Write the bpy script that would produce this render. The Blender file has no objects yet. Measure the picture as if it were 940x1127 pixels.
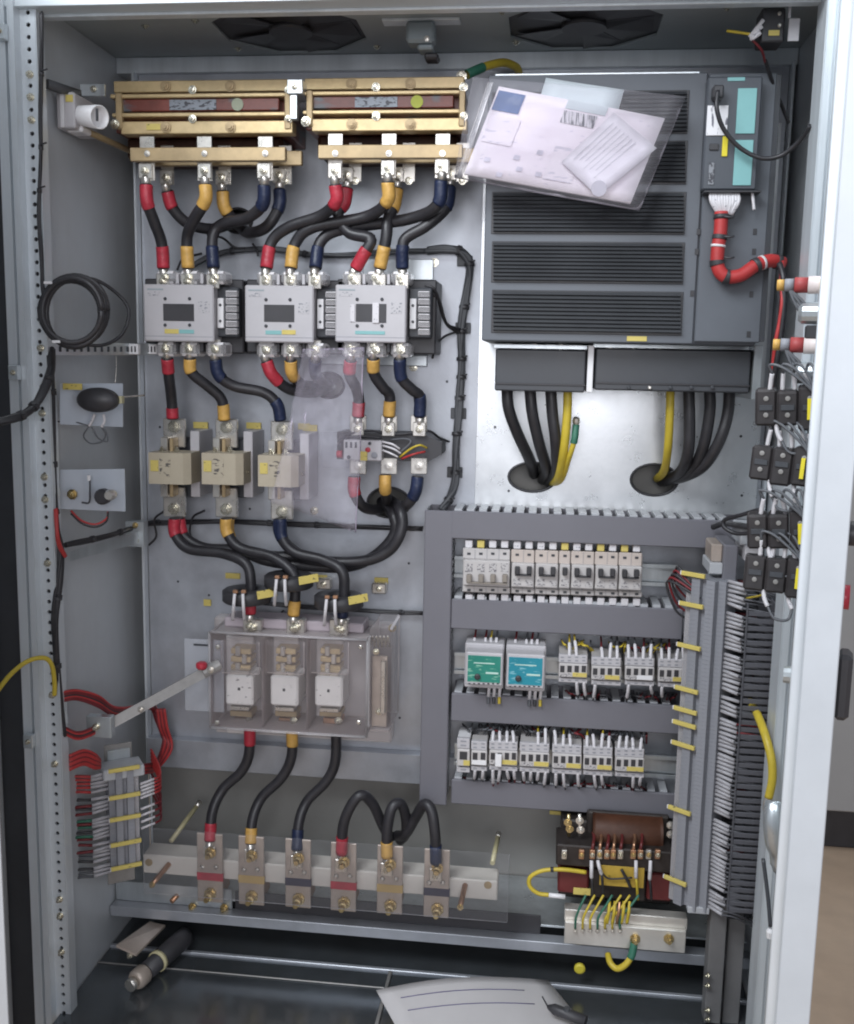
import bpy, bmesh, math, random
from mathutils import Vector, Matrix
random.seed(7)
SC = bpy.context.scene
COL = SC.collection

# ------------------------------------------------------------------ camera
F, CX, CY = 1119.9, 470.0, 563.5            # focal length and centre of the photograph in its own pixels (940 x 1127)
YAW, PITCH, ROLL = -0.115126, 0.147387, 0.019524
CAM = Vector((0.0, -1.68, 1.25))
def _axes():
    cy, sy, cp, sp = math.cos(YAW), math.sin(YAW), math.cos(PITCH), math.sin(PITCH)
    fwd = Vector((sy*cp, cy*cp, -sp)); right = Vector((cy, -sy, 0)); up = right.cross(fwd)
    cr, sr = math.cos(ROLL), math.sin(ROLL)
    return cr*right + sr*up, -sr*right + cr*up, fwd
AR, AU, AF = _axes()
cd = bpy.data.cameras.new('camera'); cam = bpy.data.objects.new('camera', cd); COL.objects.link(cam)
cd.sensor_fit = 'VERTICAL'; cd.sensor_height = 24; cd.lens = 24*F/1127.0
cd.clip_start = .02; cd.clip_end = 60
cam.matrix_world = Matrix(((AR.x, AU.x, -AF.x, CAM.x), (AR.y, AU.y, -AF.y, CAM.y), (AR.z, AU.z, -AF.z, CAM.z), (0, 0, 0, 1)))
SC.camera = cam
SC.render.resolution_x, SC.render.resolution_y = 854, 1024

# ------------------------------------------------------------------ light: a workshop hall, soft lamps overhead in front of the open cabinet
w = bpy.data.worlds.new('World'); SC.world = w; w.use_nodes = True
bg = w.node_tree.nodes['Background']; bg.inputs[0].default_value = (.83, .88, 1.0, 1); bg.inputs[1].default_value = .40
def lamp(name, loc, target, sx, sy, power, col):
    l = bpy.data.lights.new(name, 'AREA'); l.shape = 'RECTANGLE'; l.size = sx; l.size_y = sy; l.energy = power; l.color = col
    o = bpy.data.objects.new(name, l); COL.objects.link(o); o.location = loc
    o.rotation_euler = (Vector(target)-Vector(loc)).to_track_quat('-Z', 'Y').to_euler()
    return o
lamp('hall_lamp', (-.95, -1.75, 2.62), (-.15, 0, 1.3), 1.3, .9, 54, (.90, .95, 1.0))
lamp('hall_window', (.35, -4.0, 1.78), (.1, 0, 1.2), 1.7, 1.3, 46, (.95, .95, 1.0))
lamp('roof_light', (.15, .2, 3.3), (.3, -.9, 1.2), 1.6, 1.2, 45, (.92, .97, 1.0))
vs = SC.view_settings; vs.view_transform = 'Standard'; vs.look = 'None'; vs.gamma = 1; vs.exposure = 0.12; vs.use_curve_mapping = False
SC.cycles.use_denoising = True; SC.cycles.filter_width = 2.0
SC.cycles.max_bounces = 8; SC.cycles.transparent_max_bounces = 24
SC.cycles.sample_clamp_indirect = 4

# ------------------------------------------------------------------ helpers
def at(px, py, Y=0.0):
    d = AF + AR*((px-CX)/F) - AU*((py-CY)/F)
    return CAM + d*((Y-CAM.y)/d.y)
def rect(px0, py0, px1, py1, Y):
    mx, my = (px0+px1)/2, (py0+py1)/2
    return at(px0, my, Y).x, at(px1, my, Y).x, at(mx, py1, Y).z, at(mx, py0, Y).z

MATS = {}
def mat(name, col, rough=.5, metal=0.0, var=.12, scale=14.0, bump=0.0, bscale=120.0, spec=.5, ink=None, ink_scale=(60, 60, 260), cover=.5, alpha=1.0, trans=0.0, dirt=0.0, streak=None):
    if name in MATS: return MATS[name]
    m = bpy.data.materials.new(name); m.use_nodes = True; MATS[name] = m
    nt = m.node_tree; N = nt.nodes; L = nt.links; b = N['Principled BSDF']
    b.inputs['Roughness'].default_value = rough; b.inputs['Metallic'].default_value = metal; b.inputs['Specular IOR Level'].default_value = spec
    tc = N.new('ShaderNodeTexCoord')
    no = N.new('ShaderNodeTexNoise'); no.inputs['Scale'].default_value = scale; no.inputs['Detail'].default_value = 5; no.inputs['Roughness'].default_value = .65
    if streak:                                  # rolled sheet: grain drawn out along the piece
        ms = N.new('ShaderNodeMapping'); ms.inputs['Scale'].default_value = streak; L.new(tc.outputs['Object'], ms.inputs['Vector']); L.new(ms.outputs[0], no.inputs['Vector'])
    else: L.new(tc.outputs['Object'], no.inputs['Vector'])
    ra = N.new('ShaderNodeValToRGB'); e = ra.color_ramp.elements
    e[0].position = .3; e[1].position = .72
    e[0].color = tuple(c*(1-var) for c in col)+(1,); e[1].color = tuple(min(1, c*(1+var)) for c in col)+(1,)
    L.new(no.outputs['Fac'], ra.inputs['Fac']); out = ra.outputs['Color']
    if ink:                                     # small print: broken rows of dark strokes
        mp = N.new('ShaderNodeMapping'); mp.inputs['Scale'].default_value = ink_scale; L.new(tc.outputs['Object'], mp.inputs['Vector'])
        n2 = N.new('ShaderNodeTexNoise'); n2.inputs['Scale'].default_value = 1; n2.inputs['Detail'].default_value = 2; L.new(mp.outputs[0], n2.inputs['Vector'])
        r2 = N.new('ShaderNodeValToRGB'); r2.color_ramp.elements[0].position = cover; r2.color_ramp.elements[1].position = cover+.07
        r2.color_ramp.elements[0].color = (0, 0, 0, 1); r2.color_ramp.elements[1].color = (1, 1, 1, 1)
        L.new(n2.outputs['Fac'], r2.inputs['Fac'])
        mx = N.new('ShaderNodeMixRGB'); mx.inputs['Color2'].default_value = ink+(1,); L.new(out, mx.inputs['Color1']); L.new(r2.outputs['Color'], mx.inputs['Fac']); out = mx.outputs['Color']
    if dirt:
        n3 = N.new('ShaderNodeTexNoise'); n3.inputs['Scale'].default_value = 3.1; n3.inputs['Detail'].default_value = 8; n3.inputs['Roughness'].default_value = .7; L.new(tc.outputs['Object'], n3.inputs['Vector'])
        r3 = N.new('ShaderNodeValToRGB'); r3.color_ramp.elements[0].position = .42; r3.color_ramp.elements[1].position = .75
        r3.color_ramp.elements[0].color = (0, 0, 0, 1); r3.color_ramp.elements[1].color = (dirt, dirt, dirt, 1)
        L.new(n3.outputs['Fac'], r3.inputs['Fac'])
        mx = N.new('ShaderNodeMixRGB'); mx.inputs['Color2'].default_value = (.20, .18, .15, 1); L.new(out, mx.inputs['Color1']); L.new(r3.outputs['Color'], mx.inputs['Fac']); out = mx.outputs['Color']
    L.new(out, b.inputs['Base Color'])
    rr = N.new('ShaderNodeMapRange'); rr.inputs[3].default_value = max(.03, rough-.10); rr.inputs[4].default_value = min(1, rough+.12)
    L.new(no.outputs['Fac'], rr.inputs[0]); L.new(rr.outputs[0], b.inputs['Roughness'])
    if bump:
        n4 = N.new('ShaderNodeTexNoise'); n4.inputs['Scale'].default_value = bscale; n4.inputs['Detail'].default_value = 3; L.new(tc.outputs['Object'], n4.inputs['Vector'])
        bp = N.new('ShaderNodeBump'); bp.inputs['Strength'].default_value = bump; bp.inputs['Distance'].default_value = .002; L.new(n4.outputs['Fac'], bp.inputs['Height']); L.new(bp.outputs[0], b.inputs['Normal'])
    if alpha < 1: b.inputs['Alpha'].default_value = alpha
    if trans: b.inputs['Transmission Weight'].default_value = trans
    return m
def clear(name, col, body, rough, bump=0.0, ior=1.45):    # thin clear plastic sheet: mostly see-through, a little milky, glossy
    m = bpy.data.materials.new(name); m.use_nodes = True; nt = m.node_tree; N = nt.nodes; L = nt.links
    b = N['Principled BSDF']; o = N['Material Output']; b.inputs['Base Color'].default_value = col+(1,); b.inputs['Roughness'].default_value = rough
    t = N.new('ShaderNodeBsdfTransparent'); t.inputs[0].default_value = (.975, .975, .98, 1)
    fr = N.new('ShaderNodeFresnel'); fr.inputs[0].default_value = ior
    ad = N.new('ShaderNodeMath'); ad.operation = 'ADD'; ad.use_clamp = True; ad.inputs[1].default_value = body; L.new(fr.outputs[0], ad.inputs[0])
    tc = N.new('ShaderNodeTexCoord'); n4 = N.new('ShaderNodeTexNoise'); n4.inputs['Scale'].default_value = 22; n4.inputs['Detail'].default_value = 3; L.new(tc.outputs['Object'], n4.inputs['Vector'])
    if bump:
        bp = N.new('ShaderNodeBump'); bp.inputs['Strength'].default_value = bump; bp.inputs['Distance'].default_value = .01; L.new(n4.outputs['Fac'], bp.inputs['Height']); L.new(bp.outputs[0], b.inputs['Normal'])
    mx = N.new('ShaderNodeMixShader'); L.new(ad.outputs[0], mx.inputs[0]); L.new(t.outputs[0], mx.inputs[1]); L.new(b.outputs[0], mx.inputs[2]); L.new(mx.outputs[0], o.inputs['Surface'])
    MATS[name] = m; return m

M_PAINT = mat('grey_enamel', (.61, .64, .67), .40, .15, .08, 5, .06, 350, dirt=.16, streak=(1, 1, .25))
M_PANEL = mat('galvanised_panel', (.45, .47, .51), .40, .55, .09, 26, .05, 160, dirt=.22)
M_GALV = mat('bright_zinc', (.60, .64, .66), .30, .75, .16, 30, .04, 160, dirt=.15, streak=(1, 1, .12))
M_ROOF = mat('roof_sheet', (.40, .44, .45), .5, .2, .08, 8)
M_STILE = mat('zinc_profile', (.70, .745, .78), .34, .35, .12, 26, .03, 220, dirt=.14, streak=(1, 1, .06))
M_DOOR = mat('door_enamel', (.52, .55, .58), .38, .1, .05, 12, .03, 700)
M_FLOORP = mat('base_plate_steel', (.14, .155, .17), .16, .7, .20, 9, dirt=.3)
M_BLACK = mat('black_plastic', (.038, .037, .041), .45, 0, .2, 20)
M_RUBBER = mat('black_cable', (.024, .023, .027), .42, 0, .25, 25, .12, 120, dirt=.05)
M_DARK = mat('dark_grey_plastic', (.045, .048, .055), .45, 0, .15, 15)
M_VFD = mat('drive_housing', (.105, .115, .132), .48, 0, .10, 9, .03, 300)
M_SLAT = mat('drive_louvre', (.030, .032, .036), .5, 0, .15, 12)
M_DUCT = mat('duct_pvc', (.155, .152, .172), .5, 0, .04, 12)
M_DUCT2 = mat('duct_comb_pvc', (.42, .43, .45), .45, 0, .06, 12)
M_LGREY = mat('light_grey_plastic', (.46, .445, .46), .42, 0, .05, 14)
M_MCB = mat('breaker_plastic', (.49, .465, .455), .40, 0, .06, 14)
M_MCBP = mat('breaker_upper', (.50, .43, .385), .42, 0, .06, 14)
M_TERM = mat('terminal_grey', (.24, .245, .27), .5, 0, .12, 40)
M_BRASS = mat('passivated_steel', (.63, .475, .25), .34, .45, .22, 24, .08, 90, dirt=.40)
M_BRASSD = mat('dull_passivated_bar', (.42, .31, .17), .42, .35, .22, 26, dirt=.2)
M_VARN = mat('red_brown_varnish', (.17, .045, .032), .3, 0, .3, 22, ink=(.10, .10, .11), ink_scale=(18, 10, 40), cover=.62)
M_TIN = mat('tinned_copper', (.66, .63, .58), .28, .85, .12, 50)
M_TAN = mat('oxidised_tinned_bar', (.44, .37, .32), .4, .35, .15, 30)
M_BOLT = mat('zinc_bolt', (.58, .55, .46), .25, .9, .2, 90)
M_BOLTY = mat('yellow_zinc_bolt', (.55, .43, .22), .28, .9, .25, 90)
M_COPPER = mat('copper_stud', (.50, .28, .17), .35, .8, .2, 60)
M_RED = mat('red_sleeve', (.42, .03, .05), .42, 0, .25, 60, .5, 170)
M_YEL = mat('yellow_sleeve', (.58, .34, .085), .42, 0, .2, 60, .5, 170)
M_BLUE = mat('blue_sleeve', (.012, .020, .055), .42, 0, .25, 60, .5, 170)
M_YW = mat('yellow_wire', (.54, .41, .04), .45, 0, .15, 30)
M_GRN = mat('green_wire', (.03, .14, .09), .5, 0, .2, 30)
M_REDW = mat('red_wire', (.42, .035, .035), .45, 0, .2, 30)
M_DRED = mat('dark_red_wire', (.16, .015, .02), .45, 0, .2, 30)
M_GREYW = mat('grey_wire', (.10, .104, .115), .5, 0, .2, 30)
M_WHITEW = mat('wire_marker', (.62, .60, .62), .5, 0, .04, 40, ink=(.25, .25, .28), ink_scale=(260, 260, 260), cover=.64)
M_WHITE = mat('white_plastic', (.74, .73, .74), .4, 0, .03, 20)
M_CERAM = mat('beige_ceramic', (.42, .37, .28), .45, 0, .06, 30)
M_CERW = mat('white_ceramic', (.80, .78, .75), .45, 0, .04, 30, ink=(.22, .20, .20), ink_scale=(120, 30, 190), cover=.66)
M_BEIGE = mat('insulator_beige', (.66, .62, .56), .5, 0, .06, 20)
M_LABEL = mat('yellow_label', (.58, .47, .13), .5, 0, .05, 40, ink=(.12, .10, .05), ink_scale=(150, 150, 330), cover=.66)
M_TEAL = mat('teal_print', (.20, .42, .42), .5, 0, .04, 20)
M_GREEN = mat('green_face', (.018, .205, .155), .4, 0, .12, 30, ink=(.22, .46, .34), ink_scale=(70, 70, 300), cover=.62)
M_CYAN = mat('blue_face', (.015, .23, .30), .4, 0, .12, 30, ink=(.2, .46, .52), ink_scale=(70, 70, 300), cover=.62)
M_PAPER = mat('booklet_paper', (.86, .78, .84), .6, 0, .03, 8, ink=(.66, .60, .70), ink_scale=(75, 75, 290), cover=.66)
M_PAPER2 = mat('plain_paper', (.84, .80, .85), .6, 0, .03, 6)
M_PAPERG = mat('blue_grey_sheet', (.50, .55, .58), .55, 0, .04, 6)
M_INK = mat('printed_blue', (.06, .12, .28), .5, 0, .1, 20)
M_INKD = mat('printed_dark', (.10, .10, .12), .5, 0, .1, 20)
M_LAM = mat('lamination', (.035, .028, .026), .4, .3, .3, 60, dirt=.2)
M_COIL = mat('coil_wrap', (.060, .023, .012), .5, 0, .45, 14, .3, 60, spec=.3)
M_MAROON = mat('maroon_enamel', (.12, .020, .020), .4, 0, .2, 18)
M_BACK = mat('rear_wall_enamel', (.27, .265, .25), .42, .1, .08, 5, dirt=.3)
M_SW = mat('strip_wire', (.125, .127, .138), .8, 0, .2, 30, spec=.15)
M_SW2 = mat('strip_wire_dark', (.095, .095, .105), .8, 0, .2, 30, spec=.15)
M_MARK = mat('strip_marker', (.40, .39, .41), .5, 0, .10, 60)
M_DULL = mat('dull_steel_bar', (.30, .29, .28), .45, .4, .2, 30, dirt=.3)
M_PRINT = mat('rating_print', (.47, .45, .445), .45, 0, .05, 14, ink=(.16, .15, .16), ink_scale=(330, 30, 420), cover=.52)
M_PRINT2 = mat('cover_print', (.455, .44, .455), .45, 0, .05, 14, ink=(.20, .21, .23), ink_scale=(260, 30, 330), cover=.55)
M_WALL = mat('background_enamel', (.36, .36, .36), .6, 0, .05, 4)
M_TANF = mat('brown_floor', (.38, .28, .20), .6, 0, .18, 3, .1, 30, dirt=.3)
M_CARD = mat('cardboard', (.42, .28, .12), .7, 0, .1, 6)
M_CLEAR = clear('clear_polycarbonate', (.70, .64, .64), .035, .07, .04, 1.32)
M_CLEARL = clear('clear_lug_cover', (.75, .73, .74), .22, .08)
M_CLEARB = clear('tinted_polycarbonate', (.80, .74, .73), .38, .15)
M_SHEET = clear('acrylic_sheet', (.6, .6, .62), .004, .06)
M_FILM = clear('crumpled_film', (.84, .78, .88), .055, .22, .9)
M_BAG = clear('plastic_bag', (.75, .72, .77), .03, .12, .5)

INV = {}
def thing(name, label, cat, loc, rotz=0.0, group=None, local=False, rot=None):
    o = bpy.data.objects.new(name, None); COL.objects.link(o); o.empty_display_size = .02
    o.location = loc; o.rotation_euler = rot or (0, 0, rotz)
    o['label'] = label; o['category'] = cat
    if group: o['group'] = group
    INV[o.name] = None if local else (Matrix.Translation(loc) @ o.rotation_euler.to_matrix().to_4x4()).inverted()
    return o
def tag(o, label, cat, group=None):
    o['label'] = label; o['category'] = cat
    if group: o['group'] = group
    return o

class MB:
    def __init__(s): s.v = []; s.f = []; s.sm = []
    def add(s, vs, fs, smooth=False):
        k = len(s.v); s.v += [Vector(a) for a in vs]
        for f in fs: s.f.append([i+k for i in f]); s.sm.append(smooth)
        return s
    def box(s, x0, x1, y0, y1, z0, z1, c=.0008):
        if x0 > x1: x0, x1 = x1, x0
        if y0 > y1: y0, y1 = y1, y0
        if z0 > z1: z0, z1 = z1, z0
        c = min(c, (x1-x0)*.3, (y1-y0)*.3, (z1-z0)*.3)
        X, Y, Z = (x0, x1), (y0, y1), (z0, z1); V = []; idx = {}
        for i in (0, 1):
            for j in (0, 1):
                for k in (0, 1):
                    sx, sy, sz = (c, -c)[i], (c, -c)[j], (c, -c)[k]
                    idx[i, j, k] = len(V)
                    V += [(X[i], Y[j]+sy, Z[k]+sz), (X[i]+sx, Y[j], Z[k]+sz), (X[i]+sx, Y[j]+sy, Z[k])]
        I = lambda i, j, k, a: idx[i, j, k]+a
        Fs = []
        for i in (0, 1):
            q = [I(i, 0, 0, 0), I(i, 1, 0, 0), I(i, 1, 1, 0), I(i, 0, 1, 0)]; Fs.append(q if i else q[::-1])
            q = [I(0, i, 0, 1), I(0, i, 1, 1), I(1, i, 1, 1), I(1, i, 0, 1)]; Fs.append(q if i else q[::-1])
            q = [I(0, 0, i, 2), I(1, 0, i, 2), I(1, 1, i, 2), I(0, 1, i, 2)]; Fs.append(q if i else q[::-1])
        for i in (0, 1):
            for j in (0, 1):
                q = [I(i, j, 0, 0), I(i, j, 0, 1), I(i, j, 1, 1), I(i, j, 1, 0)]; Fs.append(q if (i == j) else q[::-1])
                q = [I(i, 0, j, 0), I(i, 1, j, 0), I(i, 1, j, 2), I(i, 0, j, 2)]; Fs.append(q[::-1] if (i == j) else q)
                q = [I(0, i, j, 1), I(1, i, j, 1), I(1, i, j, 2), I(0, i, j, 2)]; Fs.append(q if (i == j) else q[::-1])
        for i in (0, 1):
            for j in (0, 1):
                for k in (0, 1):
                    q = [I(i, j, k, 0), I(i, j, k, 1), I(i, j, k, 2)]; Fs.append(q if (i+j+k) % 2 else q[::-1])
        return s.add(V, Fs)
    def poly(s, pts, y0, y1):                      # outline in x,z, extruded along y
        n = len(pts); V = [(p[0], y0, p[1]) for p in pts]+[(p[0], y1, p[1]) for p in pts]
        return s.add(V, [list(range(n)), list(range(2*n-1, n-1, -1))]+[[i, i+n, (i+1) % n+n, (i+1) % n] for i in range(n)])
    def lathe(s, p, d, prof, n=10, smooth=False):  # rings (radius, height) along d, capped
        d = Vector(d).normalized(); a = d.orthogonal().normalized(); b = d.cross(a); p = Vector(p); V = []
        for r, h in prof:
            for i in range(n):
                t = 2*math.pi*(i+.5)/n; V.append(p+d*h+(a*math.cos(t)+b*math.sin(t))*r)
        Fs = [[j*n+i, j*n+(i+1) % n, (j+1)*n+(i+1) % n, (j+1)*n+i] for j in range(len(prof)-1) for i in range(n)]
        s.add(V, Fs, smooth); k = len(s.v)-len(V)
        s.f += [[k+i for i in range(n)][::-1], [k+(len(prof)-1)*n+i for i in range(n)]]; s.sm += [False, False]
        return s
    def cyl(s, p0, p1, r, r2=None, n=12, smooth=True):
        p0 = Vector(p0); p1 = Vector(p1); return s.lathe(p0, p1-p0, [(r, 0), (r if r2 is None else r2, (p1-p0).length)], n, smooth)
    def tube(s, pts, r, n=8):                      # sweep along a polyline already smooth
        pts = [Vector(p) for p in pts]; V = []; a = None
        for i, p in enumerate(pts):
            t = (pts[min(i+1, len(pts)-1)]-pts[max(i-1, 0)]).normalized()
            a = t.orthogonal().normalized() if a is None else (a-t*a.dot(t)).normalized()
            b = t.cross(a); rr = r[i] if isinstance(r, (list, tuple)) else r
            V += [p+(a*math.cos(2*math.pi*k/n)+b*math.sin(2*math.pi*k/n))*rr for k in range(n)]
        m = len(pts)
        s.add(V, [[j*n+i, j*n+(i+1) % n, (j+1)*n+(i+1) % n, (j+1)*n+i] for j in range(m-1) for i in range(n)], True); k = len(s.v)-len(V)
        s.f += [[k+i for i in range(n)][::-1], [k+(m-1)*n+i for i in range(n)]]; s.sm += [False, False]
        return s
    def build(s, name, material, parent=None, smooth_all=None, kind=None):
        V = s.v
        if parent is not None and INV.get(parent.name) is not None:
            mi = INV[parent.name]; V = [mi @ v for v in V]
        me = bpy.data.meshes.new(name); me.from_pydata([tuple(v) for v in V], [], s.f)
        me.polygons.foreach_set('use_smooth', s.sm); me.materials.append(material); me.update()
        o = bpy.data.objects.new(name, me); COL.objects.link(o)
        if parent is not None:
            o.parent = parent
            if parent.type == 'MESH' or parent.name in INV: INV[o.name] = INV.get(parent.name)
        else: INV[o.name] = None
        if kind: o['kind'] = kind
        return o

def smooth(pts, sub=6):                            # Catmull-Rom through the points
    P = [Vector(p) for p in pts]
    if len(P) < 3: return [P[0].lerp(P[-1], i/3) for i in range(4)]
    Q = [P[0]*2-P[1]]+P+[P[-1]*2-P[-2]]; out = []
    for i in range(1, len(Q)-2):
        for k in range(sub):
            t = k/sub; a, b, c, d = Q[i-1:i+3]
            out.append(.5*((2*b)+(c-a)*t+(2*a-5*b+4*c-d)*t*t+(3*b-a-3*c+d)*t**3))
    return out+[P[-1]]
def piece(pts, l0, l1):                            # stretch of a path between two lengths
    out = []; s = 0
    for a, b in zip(pts, pts[1:]):
        d = (b-a).length
        if d == 0: continue
        if s <= l0 <= s+d: out.append(a.lerp(b, (l0-s)/d))
        if l0 < s+d <= l1: out.append(b.copy())
        if s <= l1 < s+d: out.append(a.lerp(b, (l1-s)/d)); break
        s += d
    return out
def plen(pts): return sum((b-a).length for a, b in zip(pts, pts[1:]))
def pbox(name, m, t, x0, x1, y0, y1, z0, z1, c=.0008): return MB().box(x0, x1, y0, y1, z0, z1, c).build(name, m, t)
def rbox(name, m, t, px0, py0, px1, py1, yf, yb, c=.0008):     # a box whose front face (at depth yf) fills these photograph pixels
    x0, x1, z0, z1 = rect(px0, py0, px1, py1, yf); return pbox(name, m, t, x0, x1, yf, yb, z0, z1, c)
def pcyl(name, m, t, p0, p1, r, r2=None, n=14): return MB().cyl(p0, p1, r, r2, n).build(name, m, t)
def ptube(name, m, t, pts, r, n=8, sub=6): return MB().tube(smooth(pts, sub), r, n).build(name, m, t)
def bolt(t, p, r=.007, d=(0, -1, 0), m=None, name='bolt', h=1.0):
    return MB().lathe(p, d, [(r, 0), (r, r*.25*h), (r*.68, r*.27*h), (r*.68, r*.9*h), (r*.4, r*.95*h), (r*.4, r*1.5*h)], 8).build(name, m or M_BOLT, t)
def screw(t, p, r=.003, d=(0, -1, 0), m=None): return MB().lathe(p, d, [(r, 0), (r, r*.5), (r*.6, r*.8)], 8).build('screw', m or M_BOLT, t)
def nail(p, px, py, Y): return at(px, py, Y)

def cut(mb, cutters, name, material, parent):      # a sheet with real openings
    o = mb.build('tmp_sheet', material); cs = []
    for i, c in enumerate(cutters):
        k = c.build('tmp_cut', material); cs.append(k)
        md = o.modifiers.new('b%d' % i, 'BOOLEAN'); md.operation = 'DIFFERENCE'; md.object = k; md.solver = 'EXACT'
    dg = bpy.context.evaluated_depsgraph_get(); dg.update()
    me = bpy.data.meshes.new_from_object(o.evaluated_get(dg)); me.name = name
    mi = INV.get(parent.name)
    if mi is not None: me.transform(mi)
    for k in cs+[o]: bpy.data.objects.remove(k, do_unlink=True)
    if not me.materials: me.materials.append(material)
    r = bpy.data.objects.new(name, me); COL.objects.link(r); r.parent = parent; INV[r.name] = mi
    return r
def ellipse(c, rx, rz, y0, y1, n=28): return MB().poly([(c.x+rx*math.cos(2*math.pi*i/n), c.z+rz*math.sin(2*math.pi*i/n)) for i in range(n)], y0, y1)

# ------------------------------------------------------------------ the setting
o = MB().box(-4, 4, -3.5, 4, -.05, 0).build('floor', M_TANF); o['kind'] = 'structure'
o = MB().box(-4, 4, 3.2, 3.3, 0, 3.2).build('wall', M_WALL); o['kind'] = 'structure'
nb = thing('grey_cabinet', 'plain grey cabinet on a black plinth in the background at right', 'cabinet', (1.6, 1.3, 0))
def _ground(px, py):
    d = AF + AR*((px-CX)/F) - AU*((py-CY)/F); return CAM + d*((0-CAM.z)/d.z)
yn = _ground(915, 932).y
zn = at(915, 893, yn-.03).z
pbox('body', M_WALL, nb, .62, 2.6, yn-.03, yn+.6, zn, 2.3, .004)
pbox('plinth', M_BLACK, nb, .64, 2.58, yn, yn+.58, 0, zn-.002, .003)
cb = thing('cardboard_sheet', 'strip of tan cardboard lying on the brown floor behind the door', 'cardboard', (.9, .2, 0))
cx0 = at(880, 1112, 0)
MB().box(.50, 1.5, -.20, .06, .002, .012, .002).build('sheet', M_CARD, cb)

# ------------------------------------------------------------------ the cabinet
CABL = 'open grey steel electrical cabinet holding all of the switchgear'
cab = thing('electrical_cabinet', CABL, 'cabinet', (-.18, 0, 0))
ZT, ZB, XL, XR, YB, YF = 1.727, .165, -.716, .357, .06, -.30
pbox('side_wall', M_PAINT, cab, XL-.003, XL, YF, YB, .10, ZT)
pbox('side_wall', M_PAINT, cab, XR, XR+.003, YF, YB, .10, ZT)
pbox('back_wall', M_BACK, cab, XL, XR, YB, YB+.003, .10, ZT)
# roof sheet with two octagonal fan openings
def on_roof(px, py): 
    d = AF + AR*((px-CX)/F) - AU*((py-CY)/F); return CAM + d*((ZT-CAM.z)/d.z)
fans = [on_roof(320, 34), on_roof(643, 29)]
def octo(c, r, z0, z1, ry=None):
    m = MB(); V = []
    for z in (z0, z1):
        for i in range(8):
            t = math.pi/8+i*math.pi/4; V.append((c.x+r*math.cos(t), c.y+(ry or r)*math.sin(t), z))
    return m.add(V, [list(range(8))[::-1], list(range(8, 16))]+[[i, (i+1) % 8, (i+1) % 8+8, i+8] for i in range(8)])
roof = cut(MB().box(XL-.003, XR+.003, YF-.02, YB+.003, ZT, ZT+.003, .0003), [octo(f, .115, ZT-.02, ZT+.02) for f in fans], 'roof', M_ROOF, cab)
for k, f in enumerate(fans):
    fr = octo(f, .124, ZT+.0035, ZT+.05).build('fan_housing', M_BLACK, roof)
    for a in range(5):
        t = a*2*math.pi/5; m = MB(); ca, sa = math.cos(t), math.sin(t)
        q = [(.03, -.012), (.095, -.03), (.10, .03), (.03, .012)]
        m.add([(f.x+x*ca-y*sa, f.y+x*sa+y*ca, ZT+.001+(.002 if y < 0 else 0)) for x, y in q]+[(f.x+x*ca-y*sa, f.y+x*sa+y*ca, ZT-.0005+(.004 if y < 0 else 0)) for x, y in q], [[0, 1, 2, 3], [7, 6, 5, 4], [0, 4, 5, 1], [1, 5, 6, 2], [2, 6, 7, 3], [3, 7, 4, 0]]).build('fan_blade', M_BLACK, roof)
    pcyl('fan_hub', M_BLACK, roof, (f.x, f.y, ZT-.004), (f.x, f.y, ZT+.0036), .032)
for px, py in ((215, 22), (262, 53), (415, 51), (553, 12), (568, 46), (800, 8), (160, 28)):
    p = on_roof(px, py); bolt(cab, (p.x, p.y, ZT-.0002), .006, (0, 0, -1), M_BOLT, 'rivet', .5)
# mounting panel with cable holes
zp = at(300, 846, 0).z; zt = at(430, 76, 0).z
HOLES = [(586, 525, 26, 16), (720, 528, 25, 17), (262, 243, 16, 13), (362, 424, 17, 14), (428, 553, 24, 17)]
K0 = 1.68/1119.9
panel = cut(MB().box(-.683, .347, 0, .003, zp, zt, .0005), [ellipse(at(a, b, 0), c*K0, d*K0, -.02, .02) for a, b, c, d in HOLES], 'mounting_panel', M_PANEL, cab)
for a, b, c, d in HOLES:
    p = at(a, b, 0); pts = [Vector((p.x+c*K0*math.cos(i*math.pi/14), -.001, p.z+d*K0*math.sin(i*math.pi/14))) for i in range(29)]
    MB().tube(pts, .0022, 6).build('grommet', M_BLACK, panel)
pbox('panel_edge', M_STILE, cab, -.688, -.6835, -.018, .0, zp, zt)
pbox('panel_edge', M_STILE, cab, .3475, .352, -.018, .0, zp, zt)
xs = at(525.5, 440, 0).x; z1 = at(680, 566, 0).z
pb = [ellipse(at(a, b, 0), (c+1.5)*K0, (d+1.5)*K0, -.02, .02) for a, b, c, d in HOLES[:2]]
cut(MB().box(xs, .340, -.0035, -.0006, z1, 1.62, .0004), pb, 'gear_plate', mat('bright_gear_plate', (.70, .72, .735), .29, .72, .06, 26, .03, 200, dirt=.10), cab)
x0, x1, z0, z1 = rect(150, 62, 846, 76, -.012)
pbox('top_rail', M_STILE, cab, XL+.001, XR-.001, -.012, .05, z0, ZT-.0005)
x0, x1, z0, z1 = rect(170, 822, 463, 846, -.02)
pbox('lower_rail', M_PANEL, cab, -.686, .345, -.02, -.001, zp-.002, z1)
pcyl('panel_seam', M_STILE, cab, (-.686, -.004, zp), (-.686, -.004, .2), .002, n=6)
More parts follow.
